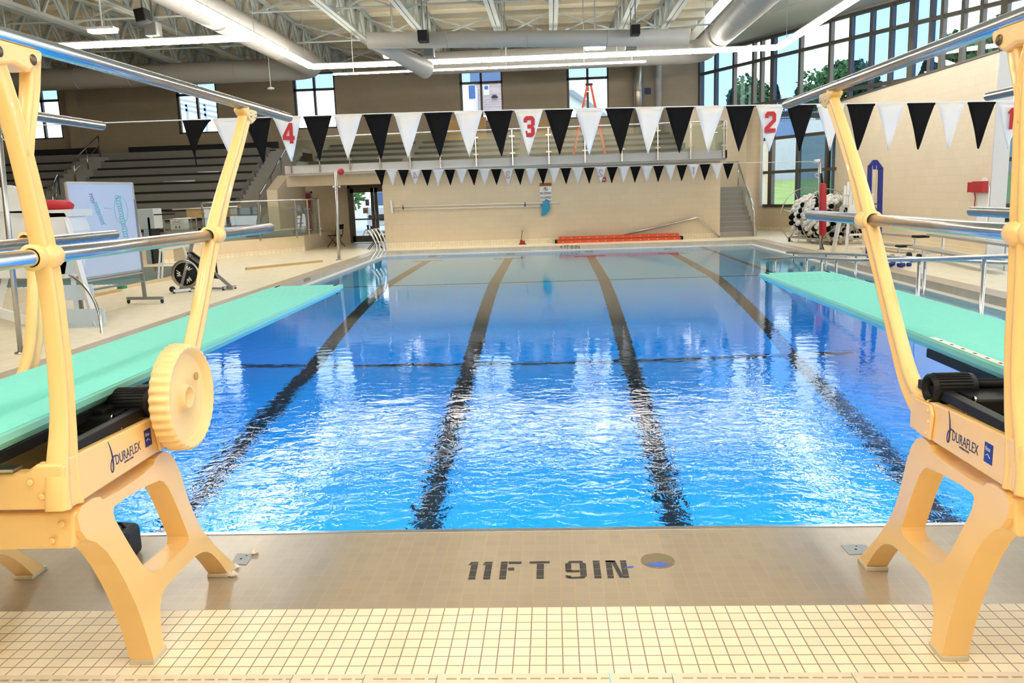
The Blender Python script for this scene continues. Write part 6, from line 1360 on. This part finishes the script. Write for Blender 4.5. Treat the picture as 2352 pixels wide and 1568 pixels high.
# buildings behind the far windows
def at_(px, py, Y): return at(px, py, Y=Y)
a, b = at_(1092, 190, 70), at_(1175, 300, 70); t = thing('brick_building', 'pinkish brick building seen through the fourth far window', 'building', (a.x, 70, 0))
m_brick = grid_mat('pink_brick', (.55, .38, .34), (.60, .50, .46), (.6, .2), .05, axes='XZ', running=1, rough=.8, var=.1)
mb = MB(); mb.box((a.x, 70, 0), (a.x + 2.9, 80, a.z)); mb.build('wall', m_brick, t); mb = MB(); mb.box((a.x - .4, 69.6, a.z), (a.x + 3.2, 80.4, a.z + 1.0)); mb.build('roof_edge', m_fascia, t)
q0, q1 = at_(1110, 195, 69.9), at_(1124, 218, 69.9); mb = MB(); mb.box((q0.x, 69.93, q1.z), (q1.x, 70.05, q0.z)); w = mb.build('window', m_white, t); mb = MB(); mb.box((q0.x + .08, 69.9, q1.z + .45), (q1.x - .08, 69.94, q0.z - .08)); mb.build('pane', mat('outdoor_pane', (.05, .10, .28), .2), w)
c = at_(1136, 224, 69.8); mb = MB(); mb.lathe([(.3, 0), (.15, .2)], c, 'Z', 12); mb.build('wall_lamp', m_dark, t)
a2, b2 = at_(1062, 190, 66), at_(1091, 300, 66); t = thing('white_building', 'white building part with blue windows left of the brick building', 'building', (a2.x, 66, 0)); mb = MB(); mb.box((a2.x - 3, 66, 0), (b2.x, 69.9, a2.z)); mb.build('wall', mat('outdoor_white', (.85, .85, .88), .7), t)
q0, q1 = at_(1076, 196, 65.9), at_(1092, 226, 65.9); mb = MB(); mb.box((q0.x, 65.93, q1.z), (q1.x, 66.0, q0.z)); mb.build('window', mat('outdoor_pane', (.05, .10, .28), .2), t)
a, b, c, d = at_(1290, 185, 62), at_(1420, 250, 62), at_(1420, 235, 62), at_(1290, 205, 62)
t = thing('white_house', 'long white building with a sloping pale roof seen behind the orange step ladder', 'building', (a.x, 62, 0))
mb = MB(); r0, r1 = at_(1285, 178, 60), at_(1460, 262, 84); r2, r3 = at_(1285, 205, 56), at_(1460, 285, 78)
A_ = Vector((at_(1295, 205, 58).x, 58, at_(1295, 205, 58).z)); B_ = Vector((at_(1420, 262, 92).x, 92, 0)); B_.z = A_.z
mb.prism([(A_.x, 58, 0), (B_.x, 92, 0), (B_.x - 3.5, 92, 0), (A_.x - 3.5, 58, 0)], (0, 0, A_.z)); mb.build('wall', mat('outdoor_white', (.85, .85, .88), .7), t)
mb = MB(); mb.prism([(A_.x + .6, 57.6, A_.z - .1), (A_.x + .6, 57.6, A_.z + .25), (A_.x - 3.5, 57.6, A_.z + 2.4), (A_.x - 3.5, 57.6, A_.z - .1)], (B_.x - A_.x, 34.5, 0)); mb.build('roof', mat('pale_roof', (.72, .76, .84), .6), t)
dv = (B_ - A_) / 9
for k in range(9):
    p = A_ + dv * (k + .35); q = A_ + dv * (k + .6); mb = MB(); mb.prism([(p.x + .03, p.y, A_.z - 2.6), (q.x + .03, q.y, A_.z - 2.6), (q.x + .03, q.y, A_.z - .9), (p.x + .03, p.y, A_.z - .9)], (.03, -.01, 0)); mb.build('window', mat('outdoor_pane', (.05, .10, .28), .2), t)
# lattice canopy behind the second window
t = thing('outdoor_canopy', 'pale blue slatted canopy roof behind the second far window', 'canopy', tuple(at_(450, 300, 50)))
for k in range(3): mb = MB(); mb.bar(at_(410, 228 + k * 10, 50), at_(520, 250 + k * 13, 50), .12, .15); mb.build('slat', mat('canopy_blue', (.42, .50, .62), .6), t)
for px in (428, 470): mb = MB(); p = at_(px, 240, 50); mb.bar((p.x, 50, 0), p, .12, .12); mb.build('post', mat('canopy_blue', (.42, .50, .62), .6), t)
# van and shrub outside the glass doors
Yv = 43; a = at(838, 440, Y=Yv); b = at(893, 535, Y=Yv)
t = thing('white_van', 'white van parked outside the glass doors', 'van', ((a.x + b.x) / 2, Yv, 0)); x0, x1 = a.x, a.x + 2.2; m_van = mat('van_white', (.80, .84, .90), .35)
mb = MB(); mb.box((x0, Yv, .35), (x1, Yv + 4.5, 1.35)); mb.prism([(x0 + .05, Yv + .5, 1.35), (x0 + .2, Yv + 1.2, 2.2), (x0 + .2, Yv + 4.5, 2.2), (x0 + .05, Yv + 4.5, 1.35)], (x1 - x0 - .25, 0, 0)); mb.build('body', m_van, t, bevel=.06)
mb = MB(); mb.prism([(x0 + .2, Yv + .55, 1.42), (x1 - .2, Yv + .55, 1.42), (x1 - .3, Yv + 1.1, 2.08), (x0 + .3, Yv + 1.1, 2.08)], (0, -.03, .02)); mb.build('windscreen', mat('van_glass', (.04, .08, .2), .15), t)
mb = MB(); mb.box((x0 + .35, Yv - .03, .62), (x1 - .35, Yv, .95)); mb.build('grille', m_dark, t)
for x in (x0 + .2, x1 - .2): mb = MB(); mb.lathe([(.1, -.06), (.14, 0)], (x, Yv, .85), 'Y', 12); mb.build('headlamp', m_chrome, t); mb = MB(); mb.lathe([(.1, -.12), (.38, -.12), (.38, .12), (.1, .12)], (x, Yv + .7, .38), 'X', 16); mb.build('wheel', m_tire, t)
for x in (x0 - .12, x1 + .12): mb = MB(); mb.box((x - .1, Yv + .9, 1.4), (x + .1, Yv + .98, 1.75)); mb.build('wing_mirror', m_dark, t)
q = at(822, 480, Y=46); tree(q.x - .6, 46.5, 0, 1.6, 4.2, mat('shrub_green', (.14, .30, .10), .8, var=.3), 'light green shrub outside the left glass door', n=1400, seed=11)
q = at(900, 420, Y=52); mb = MB(); mb.box((q.x - 4, 52, 2.6), (q.x + 2, 52.2, 3.2)); mb.box((q.x - 3.5, 52.05, -.05), (q.x - 3.35, 52.15, 2.6)); mb.box((q.x + 1.4, 52.05, -.05), (q.x + 1.55, 52.15, 2.6)); tag(mb.build('red_sign_board', mat('signboard_red', (.55, .05, .06), .6)), 'red and white board far outside above the van', 'sign board'); 
sun = bpy.data.lights.new('sun', 'SUN'); sun.energy = 0
bpy.data.lights.remove(sun)
